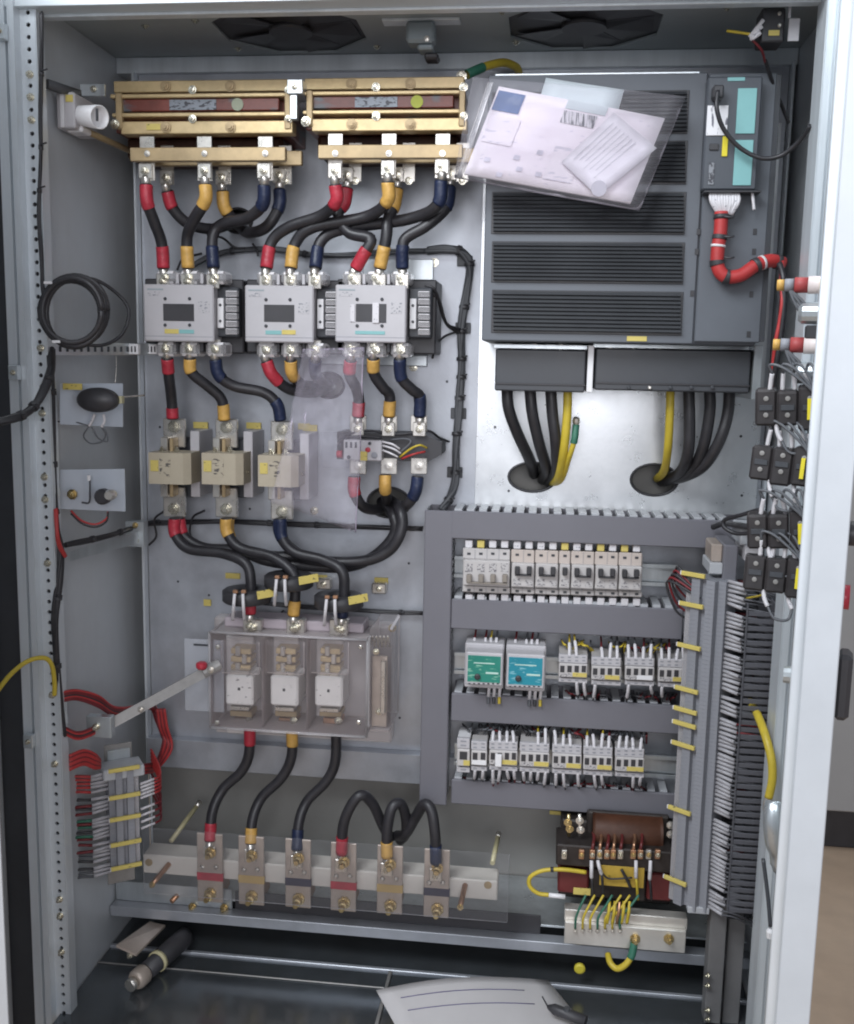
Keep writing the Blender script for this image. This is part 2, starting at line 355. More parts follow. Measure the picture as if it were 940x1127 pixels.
# front uprights: a perforated strip beside a ribbed profile
def perforated(name, x0, x1, y, z0, n, pitch, r, m, parent):
    V, Fs = [], []
    for k in range(n):
        za, zb = z0+k*pitch, z0+(k+1)*pitch; xc, zc = (x0+x1)/2, (za+zb)/2; b = len(V)
        V += [(x0, y, za), (x1, y, za), (x1, y, zb), (x0, y, zb)]+[(xc+r*math.cos(math.pi/8+i*math.pi/4), y, zc+r*math.sin(math.pi/8+i*math.pi/4)) for i in range(8)]
        V += [(xc+r*math.cos(math.pi/8+i*math.pi/4), y+.003, zc+r*math.sin(math.pi/8+i*math.pi/4)) for i in range(8)]
        A = lambda i: b+4+i % 8
        Fs += [[b+1, b+2, A(0), A(7)], [b+2, A(1), A(0)], [b+2, b+3, A(2), A(1)], [b+3, A(3), A(2)], [b+3, b, A(4), A(3)], [b, A(5), A(4)], [b, b+1, A(6), A(5)], [b+1, A(7), A(6)]]
        Fs += [[A(i), A(i+1), A(i+1)+8, A(i)+8] for i in range(8)]
    m_ = MB(); m_.add(V, Fs)
    bm = bmesh.new(); o_ = m_.build(name, m, parent); bm.from_mesh(o_.data); bmesh.ops.remove_doubles(bm, verts=bm.verts, dist=1e-6); bmesh.ops.recalc_face_normals(bm, faces=bm.faces); bm.to_mesh(o_.data); bm.free()
    return o_
def profile(name, pts, z0, z1, m, parent):         # closed outline in x,y extruded up
    n = len(pts); return MB().add([(x, y, z0) for x, y in pts]+[(x, y, z1) for x, y in pts], [list(range(n))[::-1], list(range(n, 2*n))]+[[i, (i+1) % n, (i+1) % n+n, i+n] for i in range(n)]).build(name, m, parent)
sl = profile('upright', [(-.748, -.325), (-.7345, -.325), (-.7335, -.319), (-.7305, -.319), (-.7295, -.327), (-.7205, -.327), (-.7195, -.312), (-.7175, -.312), (-.7175, -.28), (-.748, -.28)], .06, 1.80, M_STILE, cab)
ps = perforated('hole_strip', -.7175, -.698, -.312, .08, 106, .0155, .0031, M_STILE, cab)
pbox('hole_dark_back', M_BLACK, cab, -.7170, -.6985, -.3065, -.3045, .08, 1.72, .0002)  # black backing added so the holes in the strip look dark
pbox('strip_return', M_STILE, cab, -.698, -.6965, -.312, -.29, .08, 1.72, .0003)
sr = profile('upright', [(.322, -.318), (.331, -.318), (.332, -.312), (.338, -.312), (.339, -.322), (.349, -.322), (.349, -.28), (.322, -.28)], .06, 1.80, M_STILE, cab)
pbox('strip_return', M_STILE, cab, .3205, .3218, -.318, -.27, .08, 1.72, .0003)
for py in (82, 107, 132, 455, 525, 550, 620, 765, 841, 990, 1008, 1048):
    p = at(40 + (py-82)*.034, py, -.312); p.x = -.7078; bolt(cab, p, .0055, m=M_BOLT)
zl = at(300, 5, -.31).z
pbox('lintel', mat('lintel_enamel', (.60, .65, .68), .4, .1, .04, 10), cab, -.7475, .349, -.323, -.29, zl, zl+.06)
pbox('lintel_lip', M_STILE, cab, -.715, .3205, -.289, -.272, zl-.003, zl+.02)
for px, py in ((246, 560), (420, 640), (450, 620), (196, 640), (230, 655), (520, 640), (480, 330), (492, 420), (176, 470), (275, 560), (440, 790), (182, 790), (560, 560-20), (815, 480), (816, 545), (545, 470)):
    p = at(px, py, 0); y = -.0037 if px > 527 and py < 560 else -.0002; MB().lathe((p.x, y, p.z), (0, -1, 0), [(.0022, 0), (.0016, .0004)], 8).build('drilled_hole', M_DARK, panel)
# hinge of the left upright
for py in (36, 410, 814):
    p = at(12+py*.018, py, -.33); pbox('hinge', M_GALV, cab, -.742, -.728, -.338, -.3275, p.z-.010, p.z+.010)
    bolt(cab, (-.735, -.338, p.z), .004, m=M_BOLT, name='hinge_bolt')
# base: rear ledge, slotted beam, floor plates
zb = at(400, 1004, -.10).z
pbox('base_ledge', M_GALV, cab, XL+.004, XR-.004, -.10, YB-.002, zb, zb+.004)
pbox('base_beam', M_PANEL, cab, XL+.002, XR-.002, -.125, -.1005, zb-.030, zb-.012)
pbox('dark_slot_strip', M_BLACK, cab, -.50, .02, -.1035, -.1005, zb-.0115, zb+.0215)  # solid black strip painting in the darkness of the open gap
pbox('base_foot', M_GALV, cab, XL+.004, -.505, -.1045, -.1005, zb-.0115, zb+.0235)
zf = zb-.085
def on_floor(px, py, z):
    d = AF + AR*((px-CX)/F) - AU*((py-CY)/F); return CAM + d*((z-CAM.z)/d.z)
xm = on_floor(432, 1062, zf).x
ys = on_floor(400, 1066, zf).y
pbox('floor_plate', M_FLOORP, cab, XL+.002, xm-.003, -.38, ys-.004, zf-.003, zf)
pbox('floor_plate', M_FLOORP, cab, xm+.003, XR-.002, -.38, ys-.004, zf-.003, zf)
pbox('floor_plate', M_FLOORP, cab, XL+.002, XR-.002, ys+.004, YB-.002, zf-.003, zf+.001)
pbox('floor_seam', M_PANEL, cab, XL+.002, XR-.002, ys-.0038, ys+.0038, zf-.006, zf+.004)
pbox('floor_seam', M_DULL, cab, xm-.0028, xm+.0028, -.38, ys-.0045, zf-.006, zf+.004)
ys2 = on_floor(400, 1086, zf).y
pbox('floor_seam', M_DULL, cab, XL+.002, xm-.0032, ys2-.0015, ys2+.0015, zf+.0003, zf+.0022)
pbox('front_sill', M_STILE, cab, XL, XR, -.325, -.3005, .06, zf-.03)
pbox('plinth', M_BLACK, cab, XL, XR, -.29, .05, 0, .098)
pbox('dark_gap_strip', M_DARK, cab, -.790, -.7485, -.315, -.29, .06, 1.80)  # dark strip added to make the gap beside the left door dark
pbox('outer_post', M_PAINT, cab, -.86, -.7905, -.325, -.05, 0, 1.82)
# doors: hinged at the uprights, both swung open towards the camera
def door_local(hx, hy, px, py, Yf): 
    p = at(px, py, Yf); v = Vector((p.x-hx, p.y-hy)); return v.length, math.atan2(v.y, v.x)
DL, DA = door_local(.352, -.325, 904, 480, -.80)
door = MB().add([], [])
dm = Matrix.Translation((.352, -.325, 0)) @ Matrix.Rotation(DA, 4, 'Z')   # local x runs from hinge to free edge, local +y is the outside
def dpart(name, m, parent, x0, x1, y0, y1, z0, z1, c=.001):
    b = MB().box(x0, x1, y0, y1, z0, z1, c); b.v = [dm @ v for v in b.v]; return b.build(name, m, parent)
dr = dpart('door', M_GALV, cab, 0, DL-.0035, .003, .026, .12, 1.80)
dpart('door_rim', M_DOOR, dr, DL-.003, DL, -.001, .0275, .12, 1.80, .002)
dpart('door_rail', M_GALV, dr, .12, .15, -.016, .0025, .13, 1.79)
dpart('door_rail', M_STILE, dr, DL-.03, DL-.010, -.010, .0025, .13, 1.79)
zz = at(912, 735, -.75).z
dpart('handle', M_BLACK, dr, DL-.06, DL-.03, .027, .040, zz-.040, zz+.02, .004)
zz = at(915, 640, -.6).z
zq = at(935, 575, -.6).z
def door_pt(u, n, z): return dm @ Vector((u, n, z))
pcyl('emergency_button', M_RED, dr, door_pt(DL-.14, .027, zz), door_pt(DL-.14, .036, zz), .012)
pcyl('rotary_knob', M_BLACK, dr, door_pt(DL-.14, .027, zq), door_pt(DL-.14, .040, zq), .012)
zk = at(868, 733, -.6).z
MB().lathe(door_pt(DL-.17, .0025, zk), dm.to_3x3() @ Vector((0, -1, 0)), [(.016, 0), (.016, .014), (.009, .015), (.009, .022)], 12).build('lock_barrel', M_GALV, dr)
LL, LA = door_local(-.795, -.34, -16, 480, -.62)
dm2 = Matrix.Translation((-.795, -.34, 0)) @ Matrix.Rotation(LA, 4, 'Z')
b = MB().box(0, LL, -.026, -.003, .12, 1.80); b.v = [dm2 @ v for v in b.v]; b.build('door', M_PAINT, cab)

# ------------------------------------------------------------------ power cables
SLV = {'red': M_RED, 'yellow': M_YEL, 'blue': M_BLUE}
def cable(label, pts, c0=None, c1=None, r=.0088, group=None, l0=.034, l1=.034, lug0=True, lug1=True, name='power_cable', jacket=None):
    P = smooth([at(*p) for p in pts], 7); t = thing(name, label, 'cable', P[-1], group=group); n = plen(P)
    MB().tube(P, r, 10).build('jacket', jacket or M_RUBBER, t)
    if c0: MB().tube(piece(P, .0015, l0), r+.0012, 10).build('sleeve', SLV[c0], t)
    if c1: MB().tube(piece(P, n-l1, n-.0015), r+.0012, 10).build('sleeve', SLV[c1], t)
    for on, e, q in ((lug0, P[0], P[1]), (lug1, P[-1], P[-2])):
        if not on: continue
        d = (e-q).normalized(); s = 1 if d.z > 0 else -1
        g = MB().lathe(e-d*.004, d, [(r*.85, 0), (r*.8, .012), (r*.75, .016)], 10, True).build('lug', M_TIN, t)
        MB().box(e.x-r*1.15, e.x+r*1.15, e.y-r*.5, e.y-r*.1, e.z+s*.008, e.z+s*.030, .001).build('palm', M_TIN, g)
        bolt(g, (e.x, e.y-r*.52, e.z+s*.019), r*.72, m=M_BOLT)
    return t

# ------------------------------------------------------------------ line reactors
def reactor(name, label, px0, px1, terms, badge, tagx, dy=0):
    t = thing(name, label, 'reactor', at((px0+px1)/2, 160, 0), group='line reactors under the roof')
    yf = -.15; P = lambda a, b, c, d, nm, m, y0, y1, ch=.0012: rbox(nm, m, t, a, b+dy, c, d+dy, y0, y1, ch)
    core = P(px0+4, 90, px1-6, 146, 'core', M_VARN, yf+.022, -.004)
    P(px0+2, 88, px1-2, 101, 'upper_clamp', M_BRASS, yf+.004, yf+.020)
    P(px0-2, 102.5, px1-4, 107, 'clamp_lip', M_BRASS, yf-.004, yf+.019)
    P(px0+8, 108.5, px1-14, 122, 'varnished_face', M_VARN, yf+.001, yf+.021)
    P(px0+(px1-px0)*.32, 109.5, px0+(px1-px0)*.58, 121, 'type_plate', mat('type_plate_print', (.22, .24, .27), .4, .2, .2, 40, ink=(.05, .05, .06), ink_scale=(120, 40, 260), cover=.52), yf-.0003, yf+.0008, .0002)
    P(px0, 123.5, px1-6, 128, 'clamp_lip', M_BRASS, yf-.004, yf+.019)
    P(px0+10, 133, px1+1, 147, 'lower_clamp', M_BRASS, yf-.004, yf+.020)
    for q in (px0+4, px1-8): P(q, 102, q+7, 142, 'end_bar', M_BRASSD, yf-.006, yf+.0035)
    for x in (.30, .66):
        for py in (95, 140): bolt(t, at(px0+(px1-px0)*x, py+dy, yf+.003 if py < 100 else yf-.005), .0085, m=M_BRASSD, h=.5)
    for x in (.45, .985):
        for py in (99, 131): bolt(t, at(px0+(px1-px0)*x, py+dy, yf-.004), .0065, m=M_BOLT)
    bolt(t, at(px0+4, 137+dy, yf-.008), .0075, m=M_BOLT)
    c = at(px0+(px1-px0)*.70, 115+dy, yf+.0008); MB().lathe(c, (0, -1, 0), [(.009, 0), (.009, .0012)], 20).build('badge', badge, t)
    cl = P(px0+16, 149, px1-10, 176, 'coil', M_COIL, yf+.06, -.006, .006)
    for k, (x, zz) in enumerate(terms):
        P(x-8, 150, x+8, 199, 'terminal_strap', M_TIN, yf-.004, yf-.001, .0005)
        bolt(t, at(x, 169, yf-.0165), .0048, m=M_TIN, h=.6); bolt(t, at(x, 190, yf-.0045), .0062, m=M_BOLT, h=.8)
    for k, (x, zz) in enumerate(terms):
        xb = x+22; P(xb-7, 160, xb+7, 203, 'rear_strap', M_TIN, yf+.045, yf+.048, .0005)
        bolt(t, at(xb, 199, yf+.0445), .0062, m=M_BOLT, h=.8)
    a = terms[0][0]-19; b_ = terms[-1][0]+22
    P(a, 162, b_, 177, 'cross_bar', M_BRASSD, yf-.016, yf-.0045, .001)
    P(a+26, 166, b_+18, 182, 'rear_cross_bar', M_BRASSD, yf+.0345, yf+.0445, .001)
    if tagx: P(tagx, 136, tagx+21, 143, 'name_tag', M_LABEL, yf-.0056, yf-.0042, .0002)
    return t
reactor('line_reactor', 'brass-clamped three-phase reactor at upper left with small yellow tag', 123, 321, [(162, 0), (225, 0), (292, 0)], mat('grey_badge', (.33, .36, .26), .5), 161, 0)
reactor('line_reactor', 'brass-clamped reactor nearer the plastic bag, with round green badge', 333, 513, [(369, 0), (428, 0), (487, 0)], mat('green_badge', (.42, .46, .05), .5), None, -3)
cl = thing('metal_clamp', 'grey metal clip between the two brass reactors', 'clip', at(324, 125, -.16))
rbox('cap', M_GALV, cl, 316, 87, 333, 103, -.172, -.12); rbox('stem', M_GALV, cl, 319, 104, 327, 131, -.168, -.155); bolt(cl, at(324, 95, -.172), .005)
# cables from the reactors
G1 = 'power cables under the reactors'
cable('power cable with red sleeves from left reactor to left contactor', [(161, 203, -.155), (162, 222, -.155), (170, 245, -.14), (178, 268, -.125), (180, 296, -.12)], 'red', 'red', group=G1)
cable('power cable with yellow sleeves from left reactor to left contactor', [(226, 203, -.155), (226, 220, -.155), (213, 243, -.14), (206, 262, -.125), (207, 296, -.12)], 'yellow', 'yellow', group=G1)
cable('power cable with blue sleeves from left reactor to left contactor', [(291, 203, -.155), (289, 225, -.15), (272, 240, -.13), (244, 247, -.115), (234, 262, -.115), (235, 296, -.12)], 'blue', 'blue', group=G1)
cable('red-sleeved cable of left reactor entering the panel hole', [(184, 210, -.107), (190, 229, -.10), (207, 246, -.085), (232, 252, -.06), (252, 247, -.03), (262, 244, .02)], 'red', None, lug1=False, group=G1, l0=.026)
cable('yellow-sleeved cable of left reactor entering the panel hole', [(245, 210, -.107), (247, 228, -.105), (258, 244, -.09), (268, 250, -.05), (265, 245, .02)], 'yellow', None, lug1=False, group=G1)
cable('blue-sleeved cable of left reactor entering the panel hole', [(308, 208, -.107), (307, 228, -.11), (293, 250, -.11), (273, 256, -.07), (262, 247, .02)], 'blue', None, lug1=False, group=G1)
cable('power cable with red sleeves from right reactor to middle contactor', [(369, 203, -.155), (370, 222, -.15), (352, 238, -.13), (318, 250, -.12), (299, 266, -.115), (293, 296, -.12)], 'red', 'red', group=G1)
cable('power cable with yellow sleeves from right reactor to middle contactor', [(427, 200, -.155), (426, 222, -.15), (402, 239, -.125), (345, 250, -.12), (325, 268, -.115), (320, 296, -.12)], 'yellow', 'yellow', group=G1)
cable('power cable with blue sleeves from right reactor to middle contactor', [(486, 198, -.155), (481, 226, -.15), (450, 241, -.12), (378, 252, -.11), (353, 266, -.11), (347, 296, -.12)], 'blue', 'blue', group=G1)
cable('red-sleeved cable from right reactor to the windowed contactor', [(382, 207, -.107), (379, 224, -.11), (372, 236, -.115), (384, 256, -.12), (408, 263, -.125), (400, 280, -.125), (391, 296, -.12)], 'red', 'red', group=G1)
cable('yellow-sleeved cable from right reactor to the windowed contactor', [(437, 207, -.107), (434, 226, -.11), (427, 242, -.12), (425, 262, -.125), (418, 296, -.12)], 'yellow', 'yellow', group=G1)
cable('blue-sleeved cable from right reactor to the windowed contactor', [(495, 205, -.107), (491, 228, -.115), (470, 248, -.125), (447, 262, -.125), (443, 275, -.125), (443, 296, -.12)], 'blue', 'blue', group=G1)

# ------------------------------------------------------------------ large contactors
def contactor(name, label, x0, y0, x1, y1, tx, kind):
    t = thing(name, label, 'contactor', at((x0+x1)/2, y1, 0), group='row of large contactors'); yf = -.135
    P = lambda a, b, c, d, nm, m, ya, yb, ch=.001, par=None: rbox(nm, m, par or t, a, b, c, d, ya, yb, ch)
    P(x0+2, y0-6, x1+33, y1+12, 'base', M_BLACK, -.085, -.004, .002)
    P(x0+1.5, y0+.8, x1-.5, y1-.8, 'body', M_LGREY, -.128, -.0855, .002)
    f = P(x0, y0, x1, y1, 'front_cover', M_LGREY, yf, -.1285, .003)
    W, H = x1-x0, y1-y0; X = lambda u: x0+u*W; Z = lambda v: y0+v*H
    if kind != 'open':
        P(X(.28), Z(.34), X(.72), Z(.64), 'window', M_BLACK, yf-.0008, yf+.0005, .0002)
        pl = (X(.30), X(.50)) if kind == 'left' else (X(.54), X(.74)); pt = (X(.51), X(.72)) if kind == 'left' else (X(.30), X(.53))
        P(pl[0], Z(.78), pl[1], Z(.86), 'name_tag', M_LABEL, yf-.001, yf+.0005, .0002)
        P(pt[0], Z(.79), pt[1], Z(.86), 'type_print', M_TEAL, yf-.0008, yf+.0005, .0002)
    else:
        P(X(.29), Z(.33), X(.52), Z(.64), 'window', M_BLACK, yf-.0008, yf+.0005, .0002)
        P(X(.62), Z(.33), X(.72), Z(.66), 'window', M_BLACK, yf-.0008, yf+.0005, .0002)
        P(X(.525), Z(.31), X(.615), Z(.66), 'rating_strip', M_WHITEW, yf-.0025, yf+.0005, .0003)
        P(X(.21), Z(.34), X(.275), Z(.64), 'rating_strip', M_WHITEW, yf-.0015, yf+.0005, .0003)
        P(X(.28), Z(.80), X(.70), Z(.86), 'type_print', M_TEAL, yf-.0008, yf+.0005, .0002)
    P(X(.05), Z(.07), X(.28), Z(.10), 'maker_print', mat('faint_print', (.30, .34, .36), .5), yf-.0005, yf+.0003, .0001)
    P(X(.06), Z(.125), X(.24), Z(.20), 'cover_print', M_PRINT2, yf-.0004, yf+.0003, .0001); P(X(.78), Z(.30), X(.94), Z(.50), 'cover_print', M_PRINT2, yf-.0004, yf+.0003, .0001)
    P(X(.0)+.6, Z(.905), X(1)-.6, Z(.915), 'cover_seam', M_TERM, yf-.0002, yf+.0003, .0001)
    for u, v in ((.31, .25), (.66, .25), (.31, .71), (.66, .71)): screw(f, at(X(u), Z(v), yf), .0026, m=M_DARK)
    for x in tx:                                   # terminal clamps above and below the cover
        for a, b in ((y0-15, y0-.6), (y1+.6, y1+16)):
            g = P(x-11, a, x+11, b, 'terminal_cover', M_CLEARL, -.124, -.0855, .004)
            bolt(g, at(x, (a+b)/2, -.1242), .0068, m=M_BOLT)
        xn = x+13.5
    for x in (tx[0]+13, tx[1]+14):
        P(x-1.8, y0-12, x+1.8, y0-.6, 'phase_barrier', M_LGREY, -.12, -.0855, .0006); P(x-1.8, y1+.6, x+1.8, y1+11, 'phase_barrier', M_BLACK, -.12, -.0855, .0006)
    a = P(x1+3, y0+3, x1+28, y1-5, 'auxiliary_block', M_DARK, -.105, -.0855, .002)
    b = P(x1+4, y0+15, x1+11, y1-15, 'terminal_row', M_WHITE, -.112, -.1055, .0008, a)
    for v in (.36, .64): screw(b, at(x1+7.5, Z(v), -.112), .0022, m=M_DARK)
    for k in range(6):
        v = y0+7+k*8.3; P(x1+13, v, x1+26, v+6.4, 'terminal_comb', M_CLEARL, -.115, -.1055, .001, a)
    return t
contactor('contactor', 'light grey contactor at left with one dark window and yellow tag leftmost', 158, 313, 235, 376, (182, 208, 237), 'left')
contactor('contactor', 'light grey contactor between its two twins, yellow tag right of teal print', 269.5, 314, 345, 377, (293, 320, 347), 'mid')
contactor('contactor', 'light grey contactor with two dark windows split by a white strip', 369, 313.5, 447, 377, (387.5, 413.5, 441), 'open')
G2 = 'power cables below the contactors'
cable('cable with red sleeves from left contactor to leftmost beige fuse', [(184, 394, -.115), (186, 415, -.105), (189, 440, -.085), (190, 461, -.08)], 'red', 'red', group=G2, l0=.024, l1=.018, lug1=False)
cable('cable with yellow sleeves bending down to the middle beige fuse', [(209, 394, -.115), (211, 410, -.11), (230, 426, -.095), (244, 440, -.085), (247, 463, -.08)], 'yellow', 'yellow', group=G2, l0=.022, l1=.026, lug1=False)
cable('long curved cable with blue sleeves down to the third beige fuse', [(237, 395, -.115), (241, 413, -.11), (258, 425, -.10), (290, 432, -.09), (305, 445, -.085), (309, 463, -.08)], 'blue', 'blue', group=G2, lug1=False)
cable('red-sleeved cable from middle contactor into the panel hole', [(293, 397, -.115), (300, 413, -.11), (318, 428, -.085), (345, 432, -.05), (362, 426, .02)], 'red', None, lug1=False, group=G2, l0=.04)
cable('yellow-sleeved cable from middle contactor into the panel hole', [(320, 396, -.115), (322, 412, -.105), (335, 424, -.07), (362, 425, .02)], 'yellow', None, lug1=False, group=G2)
cable('blue-sleeved cable from middle contactor into the panel hole', [(347, 396, -.115), (347, 410, -.10), (352, 418, -.06), (363, 424, .02)], 'blue', None, lug1=False, group=G2)
cable('S-bent cable with red sleeves above the overload relay', [(386, 396, -.115), (385, 413, -.105), (392, 427, -.095), (395, 440, -.085), (394, 459, -.08)], 'red', 'red', group=G2, l0=.022, l1=.024)
cable('S-bent cable with yellow sleeves above the overload relay', [(411, 394, -.115), (412, 412, -.105), (422, 427, -.095), (429, 436, -.085), (428, 459, -.08)], 'yellow', 'yellow', group=G2, l0=.022, l1=.026)
cable('S-bent cable with blue sleeves above the overload relay', [(440, 394, -.115), (442, 416, -.105), (454, 429, -.095), (462, 437, -.085), (462, 459, -.08)], 'blue', 'blue', group=G2)

# ------------------------------------------------------------------ knife fuses in holders
def fuse(label, x0, y0, x1, y1, tx, tagged):
    t = thing('fuse_holder', label, 'fuse', at((x0+x1)/2, y1, 0), group='beige blade fuses'); P = lambda a, b, c, d, nm, m, ya, yb, ch=.001, par=None: rbox(nm, m, par or t, a, b, c, d, ya, yb, ch)
    P(x0+15, y0-16, x0+49, y1+14, 'holder_base', M_DARK, -.045, -.004, .002)
    P(x0+46, y0-24, x0+56, y1+14, 'barrier', M_LGREY, -.07, -.004, .001)
    for a, b, s in ((y0-38, y0-6, 1), (y1+3, y1+36, -1)):
        g = P(tx-12, a, tx+12, b, 'contact_plate', M_TIN, -.066, -.058, .0015); my = a+9 if s > 0 else b-9
        bolt(g, at(tx, my, -.0665), .0105, m=M_BOLT, h=.5)
    for a, b in ((y0-17, y0+1), (y1-1, y1+14)):
        P(tx-15, a, tx-7, b, 'contact_jaw', M_TIN, -.09, -.067, .001); P(tx-5, a+1, tx-1, b, 'contact_jaw', M_BRASSD, -.092, -.067, .001)
    w_ = (x1-x0); yb = -.055
    b = MB(); X0, X1, Z0, Z1 = rect(x0, y0, x1, y1, -.122); ch = .010
    pts = [(X0, -.122), (X1-ch, -.122), (X1, -.112), (X1, -.068), (X0, -.068)]; n = 5
    body = b.add([(x, y, Z0) for x, y in pts]+[(x, y, Z1) for x, y in pts], [list(range(n))[::-1], list(range(n, 2*n))]+[[i, (i+1) % n, (i+1) % n+n, i+n] for i in range(n)]).build('fuse_body', M_CERAM, t)
    P(x0+2, y0+8, x0+10.5, y0+20, 'fuse_tag', M_LABEL, -.1232, -.1218, .0002, body)
    P(x0+12, y0+6, x0+24, y0+26, 'fuse_print', mat('fuse_print', (.42, .37, .28), .5, 0, .05, 20, ink=(.10, .09, .08), ink_scale=(130, 20, 330), cover=.55), -.1226, -.1218, .0001, body)
    for q in (.33, .70): bolt(body, at(x0+w_*q, y0-2, -.10), .0052, (0, -.3, 1), M_BOLT)
    bolt(body, at(x0+w_+5, (y0+y1)/2+3, -.09), .004, (1, -.5, 0), M_BOLT)
    if tagged: rbox('name_tag', M_LABEL, t, x0+49, y0-34, x0+65, y0-27, -.006, -.003, .0002)
    return t
fuse('beige knife-blade fuse in black holder, leftmost of the three', 163.6, 498.5, 208, 533, 191.5, True)
fuse('beige knife-blade fuse in black holder, between two others', 222, 499, 266, 533.5, 249, True)
fuse('beige knife-blade fuse in black holder beside the hanging film', 284, 501.5, 327, 536, 310, True)

# ------------------------------------------------------------------ overload relay
orl = thing('overload_relay', 'black overload relay with grey dial block and loose coloured wires', 'relay', at(430, 507, 0))
X0, X1, Z0, Z1 = rect(371, 477, 486, 507, -.075)
MB().poly([(X0, Z0), (X1-.022, Z0), (X1, Z0+.012), (X1, Z1-.012), (X1-.030, Z1), (X0, Z1)], -.075, -.004).build('body', M_BLACK, orl)
rb = rbox('dial_block', M_LGREY, orl, 378, 484.5, 420, 507, -.10, -.0755, .0015)
rbox('panel_split', M_DARK, rb, 396.2, 485, 397, 506.5, -.1012, -.0995, .0001)
for px, py, m, r in ((405, 495, M_RED, .0042), (412, 501, M_TERM, .005), (407, 488, M_DARK, .0025), (384, 503, M_DARK, .003)):
    MB().lathe(at(px, py, -.1002), (0, -1, 0), [(r, 0), (r, .002), (r*.6, .0025)], 12).build('dial', m, rb)
rbox('name_tag', M_LABEL, rb, 396.5, 497, 404, 507, -.1035, -.1005, .0002)
for k in range(3): rbox('terminal_slot', M_DARK, rb, 380+k*5.2, 486.5, 382.4+k*5.2, 493, -.1008, -.0995, .0001)
MB().cyl(at(371, 500, -.085), at(377, 500, -.085), .006).build('reset_plug', M_RED, orl)
for k in range(3):
    x = (394, 428, 461)[k]
    for py in (466, 513):
        rbox('terminal_plate', M_TIN, orl, x-9, py-9, x+9, py+9, -.076, -.071, .001)
        bolt(orl, at(x, py, -.0765), .008, m=M_TIN, h=.6)
wr = [([(420, 486, -.09), (432, 489, -.10), (440, 494, -.095)], M_WHITEW), ([(420, 490, -.09), (433, 494, -.10), (441, 499, -.095)], M_WHITEW), ([(420, 495, -.09), (430, 499, -.10), (438, 503, -.095)], M_WHITEW),
      ([(440, 503, -.085), (452, 494, -.095), (462, 490, -.095), (470, 493, -.08)], M_YW), ([(442, 505, -.085), (455, 500, -.095), (468, 497, -.085)], M_REDW), ([(438, 500, -.09), (452, 487, -.09), (446, 483, -.085), (430, 484, -.08)], M_GREYW)]
for q, m in wr: ptube('wire', m, orl, [at(*p) for p in q], .0017, 6)
G3 = 'power cables of the overload relay'
cable('red-sleeved cable curling from overload relay into panel hole', [(390, 524, -.08), (390, 541, -.08), (399, 557, -.07), (414, 561, -.03), (424, 556, .02)], 'red', None, lug0=False, lug1=False, group=G3, l0=.032)
cable('yellow-sleeved cable dropping straight from overload relay into panel hole', [(424, 522, -.08), (424, 538, -.08), (426, 550, -.04), (427, 552, .02)], 'yellow', None, lug0=False, lug1=False, group=G3, l0=.030)
cable('blue-sleeved cable from overload relay into panel hole', [(460, 524, -.08), (457, 542, -.08), (447, 556, -.06), (433, 556, .02)], 'blue', None, lug0=False, lug1=False, group=G3, l0=.038)
cable('thick black cable from panel hole sweeping to the third fuse', [(428, 550, .02), (440, 560, -.06), (442, 582, -.075), (428, 606, -.075), (396, 618, -.075), (345, 616, -.075), (318, 602, -.075), (308, 585, -.075), (308, 571, -.075)], None, 'blue', r=.0095, lug0=False, lug1=False, group=G3)
cable('second thick black cable from panel hole sweeping under the first', [(420, 552, .02), (432, 565, -.05), (434, 588, -.058), (412, 612, -.058), (380, 624, -.058), (330, 622, -.058), (290, 616, -.058), (262, 602, -.058), (252, 588, -.062), (251, 571, -.065)], None, 'yellow', r=.0092, lug0=False, lug1=False, group=G3)
G4 = 'power cables below the beige fuses'
cable('black cable with red sleeves from leftmost fuse to left current transformer', [(192, 570, -.075), (193, 588, -.075), (208, 604, -.08), (245, 609, -.085), (270, 620, -.095), (276, 640, -.10), (275, 676, -.10)], 'red', 'red', group=G4, l0=.03, l1=.022, lug0=False)
cable('black cable with yellow sleeves from middle fuse through current transformer', [(249, 570, -.078), (250, 586, -.078), (264, 603, -.082), (300, 613, -.09), (322, 630, -.10), (325, 650, -.10), (323, 678, -.10)], 'yellow', 'yellow', group=G4, l0=.03, l1=.026, lug0=False)
cable('black cable from third fuse through right current transformer', [(309, 570, -.08), (311, 592, -.08), (325, 608, -.085), (355, 616, -.09), (376, 628, -.10), (379, 650, -.10), (376, 680, -.10)], 'blue', 'blue', group=G4, lug0=False)
for i, (px, lab) in enumerate(((192, 'second red-sleeved cable leaving the leftmost fuse'),)):
    cable(lab, [(197, 571, -.062), (203, 590, -.062), (225, 603, -.065), (262, 605, -.07), (300, 612, -.07), (330, 611, -.06)], 'red', None, group=G4, lug0=False, lug1=False, l0=.026)

